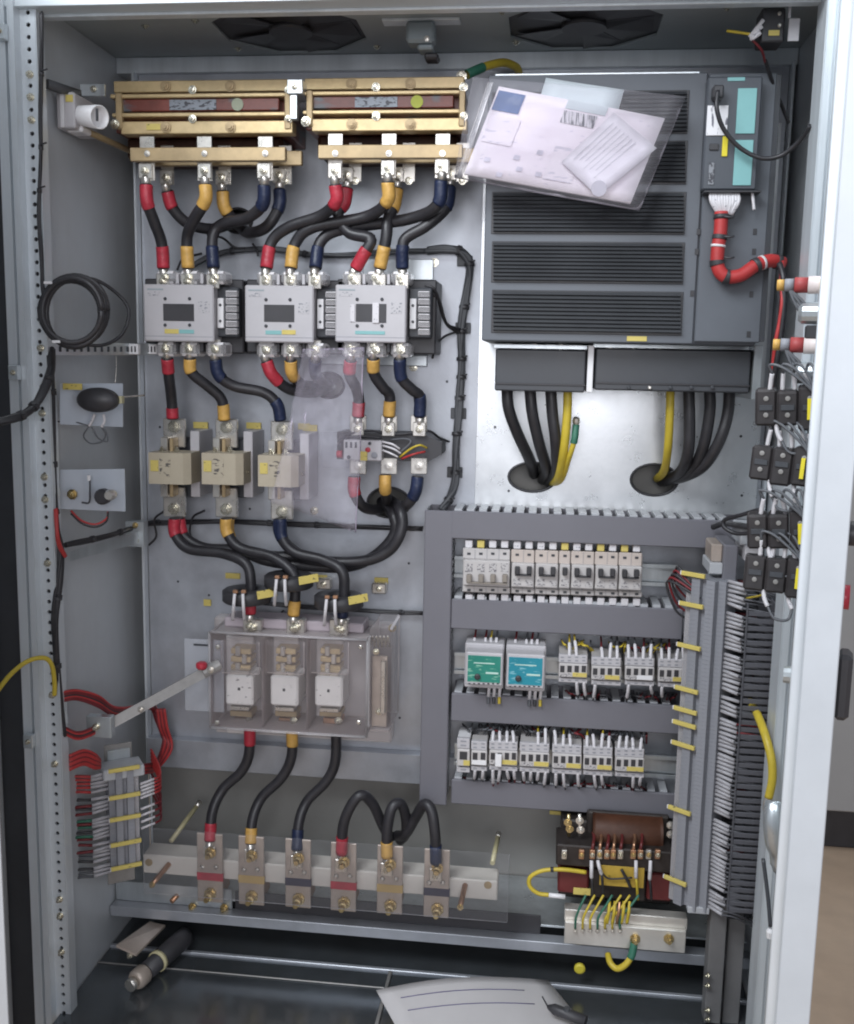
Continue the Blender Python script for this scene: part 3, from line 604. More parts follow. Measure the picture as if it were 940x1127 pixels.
# ------------------------------------------------------------------ current transformers
def ct(label, px, py, tagp):
    t = thing('current_transformer', label, 'transformer', at(px, py, -.09), group='ring current transformers'); c = at(px, py, -.10)
    MB().lathe((c.x, c.y, c.z-.011), (0, 0, 1), [(.036, 0), (.040, .003), (.040, .019), (.036, .022), (.020, .022), (.0165, .018), (.0165, .004), (.020, 0)], 24, True).build('ring', M_BLACK, t)
    for k, dx in enumerate((-13, -4)):
        p = at(px+dx, py-2, -.145); g = MB().box(p.x-.004, p.x+.004, p.y-.001, p.y+.006, p.z, p.z+.005).build('terminal', M_COPPER, t)
        ptube('lead_wire', M_WHITEW, t, [p+Vector((0, -.003, 0)), at(px+dx-2*(1-k), py+14, -.15), at(px+dx-3+4*k, py+27, -.13)], .0028, 6)
    x0, x1, z0, z1 = rect(px+9, py-6, px+31, py+6, -.142)
    b = MB().box(-.016, .016, -.0008, .0008, -.0065, .0065, .0003); rm = Matrix.Translation(((x0+x1)/2, -.132, (z0+z1)/2)) @ Matrix.Rotation(.5, 4, 'Z') @ Matrix.Rotation(-.12, 4, 'Y'); b.v = [rm @ v for v in b.v]; b.build('rating_tag', M_LABEL, t)
    rbox('name_tag', M_LABEL, t, *tagp, -.004, -.001, .0002)
    return t
ct('black ring current transformer with yellow tag, at left above the fuse switch', 272, 655, (248, 631, 264, 637))
ct('black ring current transformer mounted higher than its two neighbours', 318, 639, (345, 633, 360, 639))
ct('black ring current transformer at right above the fuse switch', 373, 661, (412, 636, 427, 643))
G5 = 'small brackets beside the current transformers'
for lab, px, py in (('small brass clip under the yellow tag right of the current transformers', 417, 648), ('small bright clip between the middle and right current transformers', 356, 643)):
    t = thing('cable_clip', lab, 'clip', at(px, py, 0), group=G5); rbox('plate', M_TIN, t, px-8, py-6, px+8, py+6, -.02, -.002, .002); bolt(t, at(px, py, -.0205), .0055)

# ------------------------------------------------------------------ fuse switch disconnector under a clear cover
fs = thing('fuse_switch', 'clear-covered fuse switch disconnector holding three white fuses', 'fuse switch', at(330, 810, 0))
P = lambda a, b, c, d, nm, m, ya, yb, ch=.001, par=None: rbox(nm, m, par or fs, a, b, c, d, ya, yb, ch)
P(236, 684, 432, 812, 'base', M_CLEARB, -.035, -.004, .003)
P(247, 683, 400, 700, 'upper_shelf', mat('shelf_mauve', (.45, .39, .42), .45, 0, .08, 20), -.085, -.036, .002)
for k, (x, fx) in enumerate(((278, 263), (325.5, 312.5), (373, 361.5))):
    g = P(x-10.5, 682, x+9.5, 700, 'line_terminal', M_TIN, -.102, -.0855, .0015); bolt(g, at(x, 690.5, -.1025), .0085, m=M_BOLT)
    c1 = P(fx-14, 700, fx+16, 808, 'pole_bed', mat('pole_bed', (.62, .58, .57), .5, 0, .1, 20), -.05, -.0355, .002)
    for q in range(3):
        P(fx-9, 714+q*9, fx+13, 720+q*9, 'contact_jaw', M_BRASS, -.082, -.0505, .001, c1); P(fx-4+7*(q % 2), 712+q*9, fx+1+7*(q % 2), 722+q*9, 'contact_spring', M_TIN, -.088, -.0825, .001, c1)
    P(fx-10, 783, fx+14, 789, 'contact_jaw', M_BRASSD, -.082, -.0505, .001, c1); P(fx-6, 791, fx+14, 797, 'contact_jaw', M_COPPER, -.080, -.0505, .001, c1)
    bolt(c1, at(fx+11, 793, -.0805), .007, m=M_BOLT)
    fu = P(fx-15, 743.5+k*.8, fx+15.5, 776.5+k*.8, 'fuse_link', M_CERW, -.105, -.0505, .003)
    P(fx-10, 738.5+k, fx+11, 742.5+k, 'fuse_cap', M_TIN, -.10, -.0505, .001, fu); P(fx-10, 778+k, fx+11, 782+k, 'fuse_cap', M_TIN, -.10, -.0505, .001, fu)
    P(fx-1.5, 757+k, fx+1.2, 760+k, 'blown_indicator', M_DARK, -.1062, -.1045, .0003, fu)
for a, b_ in ((287, 291), (336, 340)): P(a+1, 702, b_-1, 806, 'phase_barrier', M_CLEAR, -.115, -.0355, .0006)
# cover built as five sheets so that it is hollow
x0, x1, z0, z1 = rect(231, 700, 404, 806, -.128)
cv = pbox('cover_front', M_CLEAR, fs, x0, x1, -.128, -.1255, z0, z1, .0008)
pbox('cover_side', M_CLEAR, cv, x0, x0+.0025, -.1252, -.04, z0, z1, .0005); pbox('cover_side', M_CLEAR, cv, x1-.0025, x1, -.1252, -.04, z0, z1, .0005)
pbox('cover_top', M_CLEAR, cv, x0+.003, x1-.003, -.1252, -.04, z1-.0025, z1, .0005); pbox('cover_bottom', M_CLEAR, cv, x0+.003, x1-.003, -.1252, -.04, z0, z0+.0025, .0005)
for fx in (263, 312.5, 361.5): P(fx-20, 706, fx+22, 742, 'cover_boss', M_CLEAR, -.134, -.1285, .003, cv)
for e0, e1 in (((x0, z0), (x1, z0)), ((x0, z1), (x1, z1)), ((x0, z0), (x0, z1)), ((x1, z0), (x1, z1))): MB().tube([Vector((e0[0], -.128, e0[1])), Vector(((e0[0]+e1[0])/2, -.128, (e0[1]+e1[1])/2)), Vector((e1[0], -.128, e1[1]))], .0022, 8).build('edge_highlight', M_CLEARL, cv)  # milky rods added as the bright highlights along the cover edges
for px, py in ((240, 712), (239, 795), (397, 712), (395, 795)): screw(cv, at(px, py, -.128), .004, m=M_TIN)
P(203, 704, 246, 783, 'side_flange', clear('flange_sheet', (.74, .77, .82), .22, .12), -.115, -.112, .001)
P(213, 709, 231, 711, 'flange_slot', M_DARK, -.1165, -.1152, .0003)
mb = P(406, 692, 430, 806, 'mechanism_box', M_CLEAR, -.135, -.0355, .003)
P(409, 722, 426, 800, 'mechanism_plate', M_TAN, -.118, -.114, .001, mb); P(419, 728, 424, 786, 'drive_rod', M_TIN, -.128, -.1185, .001, mb)
for q in range(5): ptube('spring_coil', M_TIN, mb, [at(408+q*4.2, 712, -.120), at(410+q*4.2, 700, -.126), at(412+q*4.2, 712, -.120)], .0013, 6)
bolt(mb, at(414, 717, -.1365), .0055); bolt(mb, at(417, 783, -.1185), .006); bolt(mb, at(432, 691, -.06), .007, m=M_BOLTY)
P(405, 700, 407, 800, 'cover_rib', M_CLEARL, -.138, -.1285, .0004, cv)
rod = thing('operating_rod', 'flat steel operating rod slanting from the fuse switch to the left upright', 'rod', at(100, 805, -.22))
A, B_ = at(238, 733, -.135), at(112, 802, -.24)
d = (B_-A).normalized(); u = d.cross(Vector((0, 1, 0))).normalized(); m = MB(); wv = .008; tv = .0025; nrm = d.cross(u)
V = [p+u*sx*wv+nrm*sy*tv for p in (A, B_) for sx, sy in ((-1, -1), (1, -1), (1, 1), (-1, 1))]
m.add(V, [[3, 2, 1, 0], [4, 5, 6, 7], [0, 1, 5, 4], [1, 2, 6, 5], [2, 3, 7, 6], [3, 0, 4, 7]]).build('bar', M_DULL, rod)
MB().lathe(A-d*.006, d, [(.0095, 0), (.0095, .03)], 12).build('coupling', M_DULL, rod); MB().lathe(at(222, 736, -.15), (0, 0, 1), [(.007, 0), (.009, .003), (.009, .009), (.006, .011)], 12).build('red_cap', M_RED, rod)
bolt(rod, at(232, 737, -.155), .006, m=M_TIN); bolt(rod, at(155, 781, -.22), .005, m=M_TIN)
rbox('end_bracket', M_GALV, rod, 95, 789, 122, 812, -.25, -.235, .001); bolt(rod, at(106, 800, -.2505), .006)
G6 = 'power cables below the fuse switch'
cable('black cable with red sleeves curving from fuse switch to the busbar', [(275, 797, -.085), (274, 830, -.085), (265, 850, -.085), (246, 868, -.09), (234, 893, -.105), (231, 926, -.118)], 'red', 'red', group=G6, l0=.036, l1=.03, lug0=False)
cable('black cable with yellow sleeves curving from fuse switch to the busbar', [(321, 798, -.085), (321, 832, -.085), (310, 856, -.085), (288, 878, -.09), (278, 902, -.105), (276, 929, -.118)], 'yellow', 'yellow', group=G6, l0=.036, l1=.026, lug0=False)
cable('black cable with blue end curving from fuse switch to the busbar', [(370, 800, -.085), (369, 838, -.085), (359, 860, -.085), (338, 882, -.09), (329, 906, -.105), (327, 936, -.118)], None, 'blue', group=G6, lug0=False)

# ------------------------------------------------------------------ busbar terminals on a beige insulator
YI = -.105
ins = thing('insulator_bar', 'long beige insulating bar carrying six terminal plates near the cabinet base', 'busbar support', at(350, 985, -.08))
zc0, zc1 = at(350, 955, YI).z, at(350, 976, YI).z
xa, xb = at(157, 945, YI).x, at(548, 968, YI).x
pbox('bar', M_BEIGE, ins, xa, xb, YI, YI+.045, zc1, zc0, .002)
for px, py in ((164, 949), (537, 974)): MB().lathe(at(px, py, YI-.0002), (0, -1, 0), [(.0065, 0), (.0065, .0012), (.003, .0016)], 14).build('fixing_bolt', M_BRASSD, ins)
for px, py in ((186, 951), (512, 974)):
    p = at(px, py, YI); pcyl('stud', M_COPPER, ins, p, p+Vector((-.012 if px < 300 else -.004, -.045, -.014)), .0045); bolt(ins, p+Vector((-.012 if px < 300 else -.004, -.045, -.014)), .0055, m=M_BOLTY)
for px, py in ((204, 976),):
    p = at(px, py, YI+.02); pcyl('stud', M_COPPER, ins, p, p+Vector((-.014, -.03, -.012)), .0045)
for px, py in ((232, 932),): pass
GB = 'terminal plates on the beige insulator'
tape = {'red': M_RED, 'yellow': mat('yellow_tape', (.52, .36, .14), .5), 'blue': mat('blue_tape', (.035, .030, .06), .5)}
for i, (px, c, py, lab) in enumerate(((231, 'red', 955, 'leftmost terminal plate on the beige bar, with red tape'), (276.5, 'yellow', 958, 'second terminal plate from the left on the beige bar, yellow tape'), (328, 'blue', 961, 'third terminal plate from the left on the beige bar, dark tape'),
                                     (378, 'red', 965, 'red-taped terminal plate under the jumper loops'), (429, 'yellow', 968, 'yellow-taped terminal plate under the jumper loops'), (480.5, 'blue', 972, 'rightmost terminal plate on the beige bar, dark tape'))):
    t = thing('terminal_plate', lab, 'terminal', at(px, py+36, -.11), group=GB); y = YI-.012
    rbox('plate', M_TAN, t, px-14, py-37, px+14, py+38, y, y+.004, .001)
    rbox('spacer', M_BEIGE, t, px-12, py-16, px+12, py+5, y+.0043, YI-.0003, .0005)
    rbox('tape', tape[c], t, px-14.3, py+6, px+14.3, py+14.5, y-.0008, y+.0046, .0004)
    bolt(t, at(px+1, py-17, y-.012), .0100, m=M_BOLTY, h=1.3); bolt(t, at(px+1, py+28, y-.0005), .0108, m=M_BOLTY, h=1.6)
    for dx in (-8, 7): MB().lathe(at(px+dx, py-1, y-.0005), (0, -1, 0), [(.0045, 0), (.0035, .003), (.002, .004)], 10).build('rivet', M_TIN, t)
    rbox('tail_bar', M_COPPER, t, px-11, py+16, px+11, py+36, y+.0045, y+.06, .001)
gd = thing('acrylic_guard', 'clear acrylic guard sheet in front of the six terminal plates', 'guard', at(360, 1000, -.165))
x0, x1, z0, z1 = rect(158, 926, 560, 1012, -.165)
pbox('sheet', M_SHEET, gd, x0, x1, -.165, -.162, z0+.02, z1, .0006)
for lab, a, b_ in (('yellowish threaded post standing behind the left end of the beige bar', (188, 926, -.075), (216, 888, -.01)), ('yellowish threaded post at the right end of the beige bar', (542, 950, -.085), (548, 922, -.02))):
    t = thing('support_post', lab, 'post', at(*a), group='posts at the ends of the beige bar'); pcyl('rod', mat('post_tan', (.52, .47, .28), .45, .2, .15, 60), t, at(*a), at(*b_), .0042); pcyl('end_cap', M_TIN, t, at(*b_), at(*b_)+(at(*b_)-at(*a)).normalized()*.012, .005)
GJ = 'black jumper loops on the right three terminal plates'
cable('jumper loop with red sleeve on the fourth terminal plate', [(376, 940, -.125), (378, 908, -.13), (388, 884, -.13), (399, 875, -.125), (411, 886, -.11), (422, 910, -.095), (430, 922, -.075)], 'red', None, group=GJ, lug1=False, l0=.032)
cable('jumper loop with yellow sleeve on the fifth terminal plate', [(426, 944, -.125), (426, 915, -.125), (431, 890, -.12), (440, 884, -.11), (446, 896, -.10), (447, 916, -.085), (440, 925, -.07)], 'yellow', None, group=GJ, lug1=False, l0=.028)
cable('jumper loop with blue end on the sixth terminal plate', [(480, 950, -.125), (479, 920, -.13), (475, 893, -.125), (467, 885, -.115), (457, 900, -.10), (446, 918, -.09), (436, 920, -.07)], 'blue', None, group=GJ, lug1=False)

# ------------------------------------------------------------------ drive (frequency converter)
vf = thing('frequency_drive', 'large dark grey motor drive with louvred front and red control harness', 'drive', at(690, 430, 0)); YV = -.20
P = lambda a, b, c, d, nm, m, ya, yb, ch=.001, par=None: rbox(nm, m, par or vf, a, b, c, d, ya, yb, ch)
P(534, 83, 842, 378, 'housing', M_VFD, YV+.006, -.006, .003)
fr = P(534, 81, 771, 377, 'front_panel', M_VFD, YV, YV+.0055, .002)
rows = [(100, 148), (155, 203), (211, 258), (266, 312), (320, 368)]
for a, b_ in rows:
    xs0 = 541 if a > 0 else 541; f0 = P(541, a, 758-(a-100)*.03, b_, 'grille', M_BLACK, YV-.0012, YV+.002, .0006, vf)
    n = 10
    for k in range(n):
        ya = a+2+(b_-a-4)*k/n
        x0, x1, z0, z1 = rect(543, ya, 756-(a-100)*.03, ya+(b_-a-4)/n*.60, YV-.006)
        m = MB().add([(x0, YV-.0035, z0-.0012), (x1, YV-.0035, z0-.0012), (x1, YV-.0015, z1), (x0, YV-.0015, z1), (x0, YV-.0075, z0-.0002), (x1, YV-.0075, z0-.0002), (x1, YV-.0045, z1+.001), (x0, YV-.0045, z1+.001)], [[0, 1, 2, 3], [7, 6, 5, 4], [0, 4, 5, 1], [1, 5, 6, 2], [2, 6, 7, 3], [3, 7, 4, 0]])
        m.build('slat', M_SLAT, f0)
rp = P(772.5, 80, 846, 377, 'side_panel', M_VFD, YV, YV+.0055, .002)
cu = P(776, 84, 836, 209, 'control_unit', mat('control_unit_grey', (.065, .072, .085), .45, 0, .08, 12), YV-.022, YV-.0003, .002)
yc = YV-.0225
P(811, 97, 832, 147, 'teal_panel', M_TEAL, yc-.001, yc+.0005, .0003, cu); P(808, 154, 828, 204, 'teal_panel', M_TEAL, yc-.001, yc+.0005, .0003, cu)
P(778, 116, 801, 149, 'rating_label', mat('label_print', (.75, .74, .76), .5, 0, .02, 10, ink=(.15, .15, .18), ink_scale=(170, 30, 60), cover=.62), yc-.0012, yc+.0005, .0003, cu)
P(795, 150, 801, 172, 'yellow_tag', mat('plain_yellow', (.72, .60, .03), .5), yc-.0016, yc+.0005, .0003, cu)
P(781, 158, 791, 165, 'key_pad', M_BLACK, yc-.002, yc+.0005, .0005, cu); P(780, 179, 786, 203, 'side_print', mat('grey_print', (.22, .23, .25), .5, 0, .1, 20, ink=(.05, .05, .06), ink_scale=(200, 30, 160), cover=.5), yc-.0006, yc+.0004, .0001, cu)
P(801, 85, 820, 89, 'top_print', M_TEAL, yc-.0006, yc+.0004, .0001, cu); P(775, 209.5, 838, 211.5, 'unit_ledge', M_BLACK, yc-.004, YV-.0003, .0003, cu)
P(785, 93, 797, 108, 'cable_plug', M_BLACK, yc-.018, yc-.0003, .002, cu)
P(843.5, 82, 851, 376, 'side_rail', M_DARK, YV+.001, -.02, .0005)
for px, py in ((769, 255), (767, 277), (831, 255), (830, 277), (762, 323), (827, 324), (824, 368)): rbox('slot', M_BLACK, vf, px-2.2, py-3.4, px+2.2, py+3.4, YV-.0008, YV+.001, .0002)
P(690, 370, 712, 375.5, 'name_tag', M_LABEL, YV-.0012, YV+.0005, .0002)
P(545, 80, 770, 82, 'top_lip', M_GALV, YV-.001, -.03, .0003)
tb = []
for a, c in ((545, 644.5), (655, 826)):
    g = P(a, 384.5, c, 431, 'terminal_cover', M_DARK, -.165, -.02, .002); P(a, 422, c, 424, 'cover_ridge', M_BLACK, -.167, -.1652, .0004, g); tb.append(g)
    for k in range(int((c-a)/28)): bolt(g, at(a+16+k*28, 382, -.12), .005, (0, -1, 0), M_TIN)
    P(a-2, 379.5, c+2, 384, 'terminal_gap', M_GALV, -.13, -.02, .0005)
for k in range(5): screw(tb[1], at(692+k*23, 426.5, -.167), .0028, m=M_TIN if k == 1 else M_DARK)
P(646.5, 380, 653, 432, 'divider', M_WHITE, -.168, -.02, .0008); P(829, 380, 838, 440, 'side_bracket', M_GALV, -.17, -.01, .0008)
GV = 'cables under the motor drive'
def plain(label, pts, m, r, group, cat='cable', name='drive_cable'):
    P_ = smooth([at(*p) for p in pts], 7); t = thing(name, label, cat, P_[-1], group=group); MB().tube(P_, r, 10).build('jacket', m, t); return t, P_
VC = [('leftmost black cable from the drive into the left panel hole', [(558, 425, -.12), (560, 450, -.12), (570, 478, -.10), (583, 506, -.05), (588, 522, .03)], M_RUBBER, .0088),
      ('second black cable from the drive into the left panel hole', [(583, 425, -.12), (586, 455, -.12), (594, 490, -.10), (601, 515, -.05), (597, 528, .03)], M_RUBBER, .0088),
      ('third black cable from the drive into the left panel hole', [(606, 425, -.12), (608, 455, -.12), (612, 490, -.11), (612, 518, -.06), (603, 530, .03)], M_RUBBER, .0088),
      ('yellow earth cable from the drive beside the left panel hole', [(625, 425, -.125), (624, 460, -.125), (620, 500, -.11), (614, 527, -.06), (606, 531, .03)], M_YW, .0068),
      ('yellow earth cable from the drive into the right panel hole', [(738, 425, -.12), (737, 460, -.12), (735, 495, -.10), (731, 518, -.05), (723, 527, .03)], M_YW, .0065),
      ('inner black cable from the drive into the right panel hole', [(758, 425, -.12), (759, 470, -.12), (757, 500, -.11), (748, 520, -.06), (728, 530, .03)], M_RUBBER, .0088),
      ('middle black cable from the drive into the right panel hole', [(781, 425, -.12), (781, 455, -.12), (773, 495, -.11), (758, 520, -.07), (730, 530, .03)], M_RUBBER, .0088),
      ('outermost black cable from the drive into the right panel hole', [(803, 425, -.12), (801, 455, -.12), (792, 485, -.12), (775, 512, -.10), (752, 525, -.05), (730, 529, .03)], M_RUBBER, .0088)]
for lab, pts, m, r in VC: plain(lab, pts, m, r, GV)
t, P_ = plain('thin yellow earth wire with green end and bright lug', [(634, 468, -.115), (632, 485, -.12), (626, 505, -.11), (618, 528, -.06), (607, 533, .03)], M_YW, .0042, GV, 'wire', 'earth_wire')
MB().tube(piece(P_, .0, .028), .0055, 10).build('sleeve', M_GRN, t); MB().lathe(P_[0], (0, -.3, 1), [(.004, 0), (.006, .006), (.005, .012)], 8).build('lug', M_TIN, t)
# red control harness and black lead of the control unit
hs = thing('control_harness', 'red taped control harness with white markers below the drive control unit', 'harness', at(800, 290, -.22)); yh = YV-.018
for k in range(11):
    x = 782+k*3.0; q = [at(x, 212, yh), at(x+1, 222+2*(k % 2), yh-.004), at(791+k*1.4, 236, yh)]
    ptube('marker', M_WHITEW, hs, q, .0026, 6, 4); ptube('wire', M_REDW, hs, [at(x, 209, yh+.004), q[0]], .0018, 6)
hp = smooth([at(*p) for p in ((794, 233, yh), (793, 255, yh), (790, 275, yh), (790, 293, yh), (798, 304, yh), (815, 303, yh), (832, 292, yh+.004), (848, 287, yh+.012), (862, 290, yh+.02))], 8)
MB().tube(hp, .0092, 12).build('bundle', M_REDW, hs); n = plen(hp)
for a in (.02, .17, .36, .50, .74, .93):
    MB().tube(piece(hp, n*a, n*a+.006), .0104, 12).build('cable_tie', M_BLACK, hs)
for a in (.20, .47, .76): MB().tube(piece(hp, n*a+.008, n*a+.011), .0102, 12).build('white_tie', M_WHITE, hs)
for py in (238, 260, 283): ptube('tie_tail', M_BLACK, hs, [at(797, py, yh-.009), at(803, py+1, yh-.012), at(808, py, yh-.010)], .0015, 6)
ptube('loose_marker', M_WHITEW, hs, [at(828, 212, yh), at(829, 221, yh), at(830, 231, yh)], .0022, 6)
plain('thin black lead looping from the drive control unit to the right', [(790, 100, YV-.045), (789, 120, YV-.05), (797, 143, YV-.045), (815, 163, YV-.04), (838, 174, YV-.04), (860, 171, YV-.045), (880, 155, YV-.06), (892, 138, YV-.08)], M_RUBBER, .0031, None, 'cable', 'control_lead')

# ------------------------------------------------------------------ bag of papers taped to the drive
def sheet(name, m, t, corners, Y, th=.0012, n=6, wob=.002, seed=1):
    random.seed(seed); c = [at(px, py, Y) for px, py in corners]; V = []; Fs = []
    for j in range(n+1):
        for i in range(n+1):
            u, v = i/n, j/n; p = (c[0]*(1-u)+c[1]*u)*(1-v)+(c[3]*(1-u)+c[2]*u)*v; p.y += wob*(math.sin(u*5+seed)*math.cos(v*4+seed*2)+.4*random.uniform(-1, 1)); V.append(p)
    m0 = len(V); V += [p+Vector((0, th, 0)) for p in V]; q = n+1
    for j in range(n):
        for i in range(n):
            a = j*q+i; Fs += [[a, a+q, a+q+1, a+1], [a+m0, a+1+m0, a+q+1+m0, a+q+m0]]
    e = [i for i in range(q)]+[j*q+n for j in range(1, q)]+[n*q+i for i in range(n-1, -1, -1)]+[j*q for j in range(n-1, 0, -1)]
    for a, b_ in zip(e, e[1:]+e[:1]): Fs.append([a, b_, b_+m0, a+m0])
    mm = MB().add(V, Fs, n > 3); o_ = mm.build(name, m, t); return o_
bk = thing('booklet', 'white manual booklet with blue corner block inside the plastic bag', 'booklet', at(620, 220, YV-.014))
sheet('cover', M_PAPER, bk, [(549, 95), (732, 130), (694, 224), (511, 191)], YV-.026, .010, 8, .0007, 3)
BK = [(549, 95), (732, 130), (694, 224), (511, 191)]
def inner(u0, v0, u1, v1, c=BK):
    f = lambda u, v: tuple((c[0][k]*(1-u)+c[1][k]*u)*(1-v)+(c[3][k]*(1-u)+c[2][k]*u)*v for k in (0, 1)); return [f(u0, v0), f(u1, v0), f(u1, v1), f(u0, v1)]
sheet('blue_block', M_INK, bk, inner(.01, .04, .17, .26), YV-.0276, .0003, 2, 0, 3)
sheet('print_block', mat('fine_print', (.82, .75, .80), .6, 0, .03, 8, ink=(.62, .58, .66), ink_scale=(50, 50, 240), cover=.56), bk, inner(.02, .32, .20, .62), YV-.0276, .0003, 2, 0, 4)
sheet('print_block', MATS['fine_print'], bk, inner(.45, .52, .62, .90), YV-.0276, .0003, 2, 0, 5)
sheet('bar_code', mat('bar_code', (.65, .62, .66), .6, 0, .02, 8, ink=(.10, .10, .12), ink_scale=(620, 20, 40), cover=.5), bk, inner(.42, .12, .62, .26), YV-.0276, .0003, 2, 0, 5)
sheet('logo_patch', M_PAPERG, bk, inner(.42, .0, .66, .10), YV-.0276, .0003, 2, 0, 5)
for k, (u, v) in enumerate(((.08, .78), (.18, .92), (.28, .82), (.24, .70), (.36, .60), (.40, .84))): sheet('picture_spot', mat('picture_ink', (.60, .57, .66), .6, 0, .25, 90), bk, inner(u, v, u+.035, v+.05), YV-.0276, .0003, 2, 0, k)
gs = sheet('grey_card', M_PAPERG, None, [(601, 85.5), (687, 99), (679, 128), (593, 112)], YV-.012, .0015, 4, .001, 6); tag(gs, 'pale blue-grey card sticking up behind the booklet in the bag', 'card')
fl = thing('leaflet', 'white printed leaflet lying askew over the booklet in the bag', 'leaflet', at(670, 215, YV-.034))
LF = [(677, 122), (731, 131), (722, 163), (658, 216)]
sheet('page', M_PAPER2, fl, [(676, 124), (723, 163), (658, 216), (618, 178)], YV-.036, .002, 6, .001, 8)
LP = [(676, 124), (723, 163), (658, 216), (618, 178)]
for k in range(7): sheet('text_line', mat('faint_ink', (.62, .60, .66), .6, 0, .15, 60, ink=(.70, .68, .72), ink_scale=(300, 300, 300), cover=.5), fl, inner(.12+.09*k, .12, .137+.09*k, .86-.05*(k % 3), LP), YV-.0372, .0003, 2, 0, 8)
ce = inner(.84, .86, .95, .97, LP); c0 = at((ce[0][0]+ce[2][0])/2, (ce[0][1]+ce[2][1])/2, YV-.0382); MB().lathe(c0, (0, -1, 0), [(.0105, 0), (.0105, .0006)], 20).build('round_stamp', mat('stamp_grey', (.50, .48, .53), .6), fl)
bg_ = sheet('plastic_bag', M_BAG, None, [(520, 84), (755, 106), (704, 232), (500, 196)], YV-.043, .0006, 16, .0035, 11); tag(bg_, 'clear plastic document bag hanging in front of the drive louvres', 'bag')
st = sheet('bag_edge_glint', clear('glint_clear', (.85, .83, .85), .12, .1), None, [(537, 90), (543, 91), (508, 197), (502, 195)], YV-.046, .0004, 5, .0015, 12); tag(st, 'thin clear strip standing in for the shine along the left edge of the bag', 'tape')  # pale strip added as the specular line on the bag edge
# hanging film over contactor cables
random.seed(5); c = [(344, 382), (396, 384), (384, 582), (306, 560)]
fm = sheet('clear_film', M_FILM, None, [(334, 384), (401, 382), (392, 586), (298, 552)], -.16, .0006, 26, .008, 21); tag(fm, 'crumpled translucent film hanging between third fuse and overload relay', 'film')

# ------------------------------------------------------------------ wiring ducts
def duct(label, px0, py0, px1, py1, comb, kind):
    t = thing('wiring_duct', label, 'duct', at((px0+px1)/2, py1, 0), group='grey slotted wiring ducts'); yf = -.075
    x0, x1, z0, z1 = rect(px0, py0, px1, py1, yf)
    pbox('cover', M_DUCT, t, x0, x1, yf, yf+.006, z0, z1, .0015)
    if kind == 'v':
        pbox('tray', M_DUCT, t, x0+.002, x1-.002, -.006, -.0035, z0, z1)
        pbox('side', M_DUCT2, t, x0+.001, x0+.003, yf+.0065, -.0065, z0, z1)
        n = int((z1-z0)/.0125); me = None
        for k in range(n):
            z = z0+.004+k*.0125
            if me is None: o_ = MB().box(x1-.003, x1-.001, yf+.0065, -.0065, z, z+.0078, .0004).build('comb_finger', M_DUCT2, t); me = o_; zz0 = z
            else: q = me.copy(); COL.objects.link(q); q.location = (0, 0, z-zz0)
    else:
        pbox('tray', M_DUCT, t, x0, x1, -.006, -.0035, z0, z1); pbox('side', M_DUCT2, t, x0, x1, yf+.0065, -.0065, z0+.001, z0+.003)
        n = int((x1-x0)/.0198); me = None
        for k in range(n):
            x = x0+.004+k*.0198
            if me is None: o_ = MB().box(x, x+.0125, yf+.0065, -.0065, z1-.003, z1+comb, .0004).build('comb_finger', M_DUCT2, t); me = o_; xx0 = x
            else: q = me.copy(); COL.objects.link(q); q.location = (x-xx0, 0, 0)
    return t
duct('upright grey wiring duct left of the breaker rows', 464.5, 562, 495, 886, 0, 'v')
DR = [('topmost horizontal grey wiring duct under the drive cables', 496.5, 568, 818, 599, .003), ('horizontal grey wiring duct directly under the miniature breakers', 496.5, 665, 752, 698, .004), ('horizontal grey wiring duct between the two relay rows', 496.5, 770, 750, 801, .002), ('lowest horizontal grey wiring duct above the brown transformer', 496.5, 866, 744, 893, .002)]
for d_ in DR: duct(d_[0], *d_[1:5], d_[5], 'h')
# rails
def din(label, px0, px1, py, Y=-.03, h=12):
    t = thing('mounting_rail', label, 'rail', at((px0+px1)/2, py, 0), group='steel mounting rails'); x0, x1, z0, z1 = rect(px0, py-h, px1, py+h, Y)
    pbox('web', M_GALV, t, x0, x1, Y, Y+.0015, z0+.006, z1-.006, .0004); pbox('flange', M_GALV, t, x0, x1, Y-.007, Y-.0055, z0, z0+.0065, .0004); pbox('flange', M_GALV, t, x0, x1, Y-.007, Y-.0055, z1-.0065, z1, .0004)
    pbox('foot', M_GALV, t, x0, x1, Y+.002, -.001, (z0+z1)/2-.008, (z0+z1)/2+.008, .0004); return t
din('steel rail behind the miniature breakers', 500, 745, 628)
din('steel rail behind the middle relay row', 500, 748, 735)
din('steel rail behind the lower relay row', 500, 748, 836)

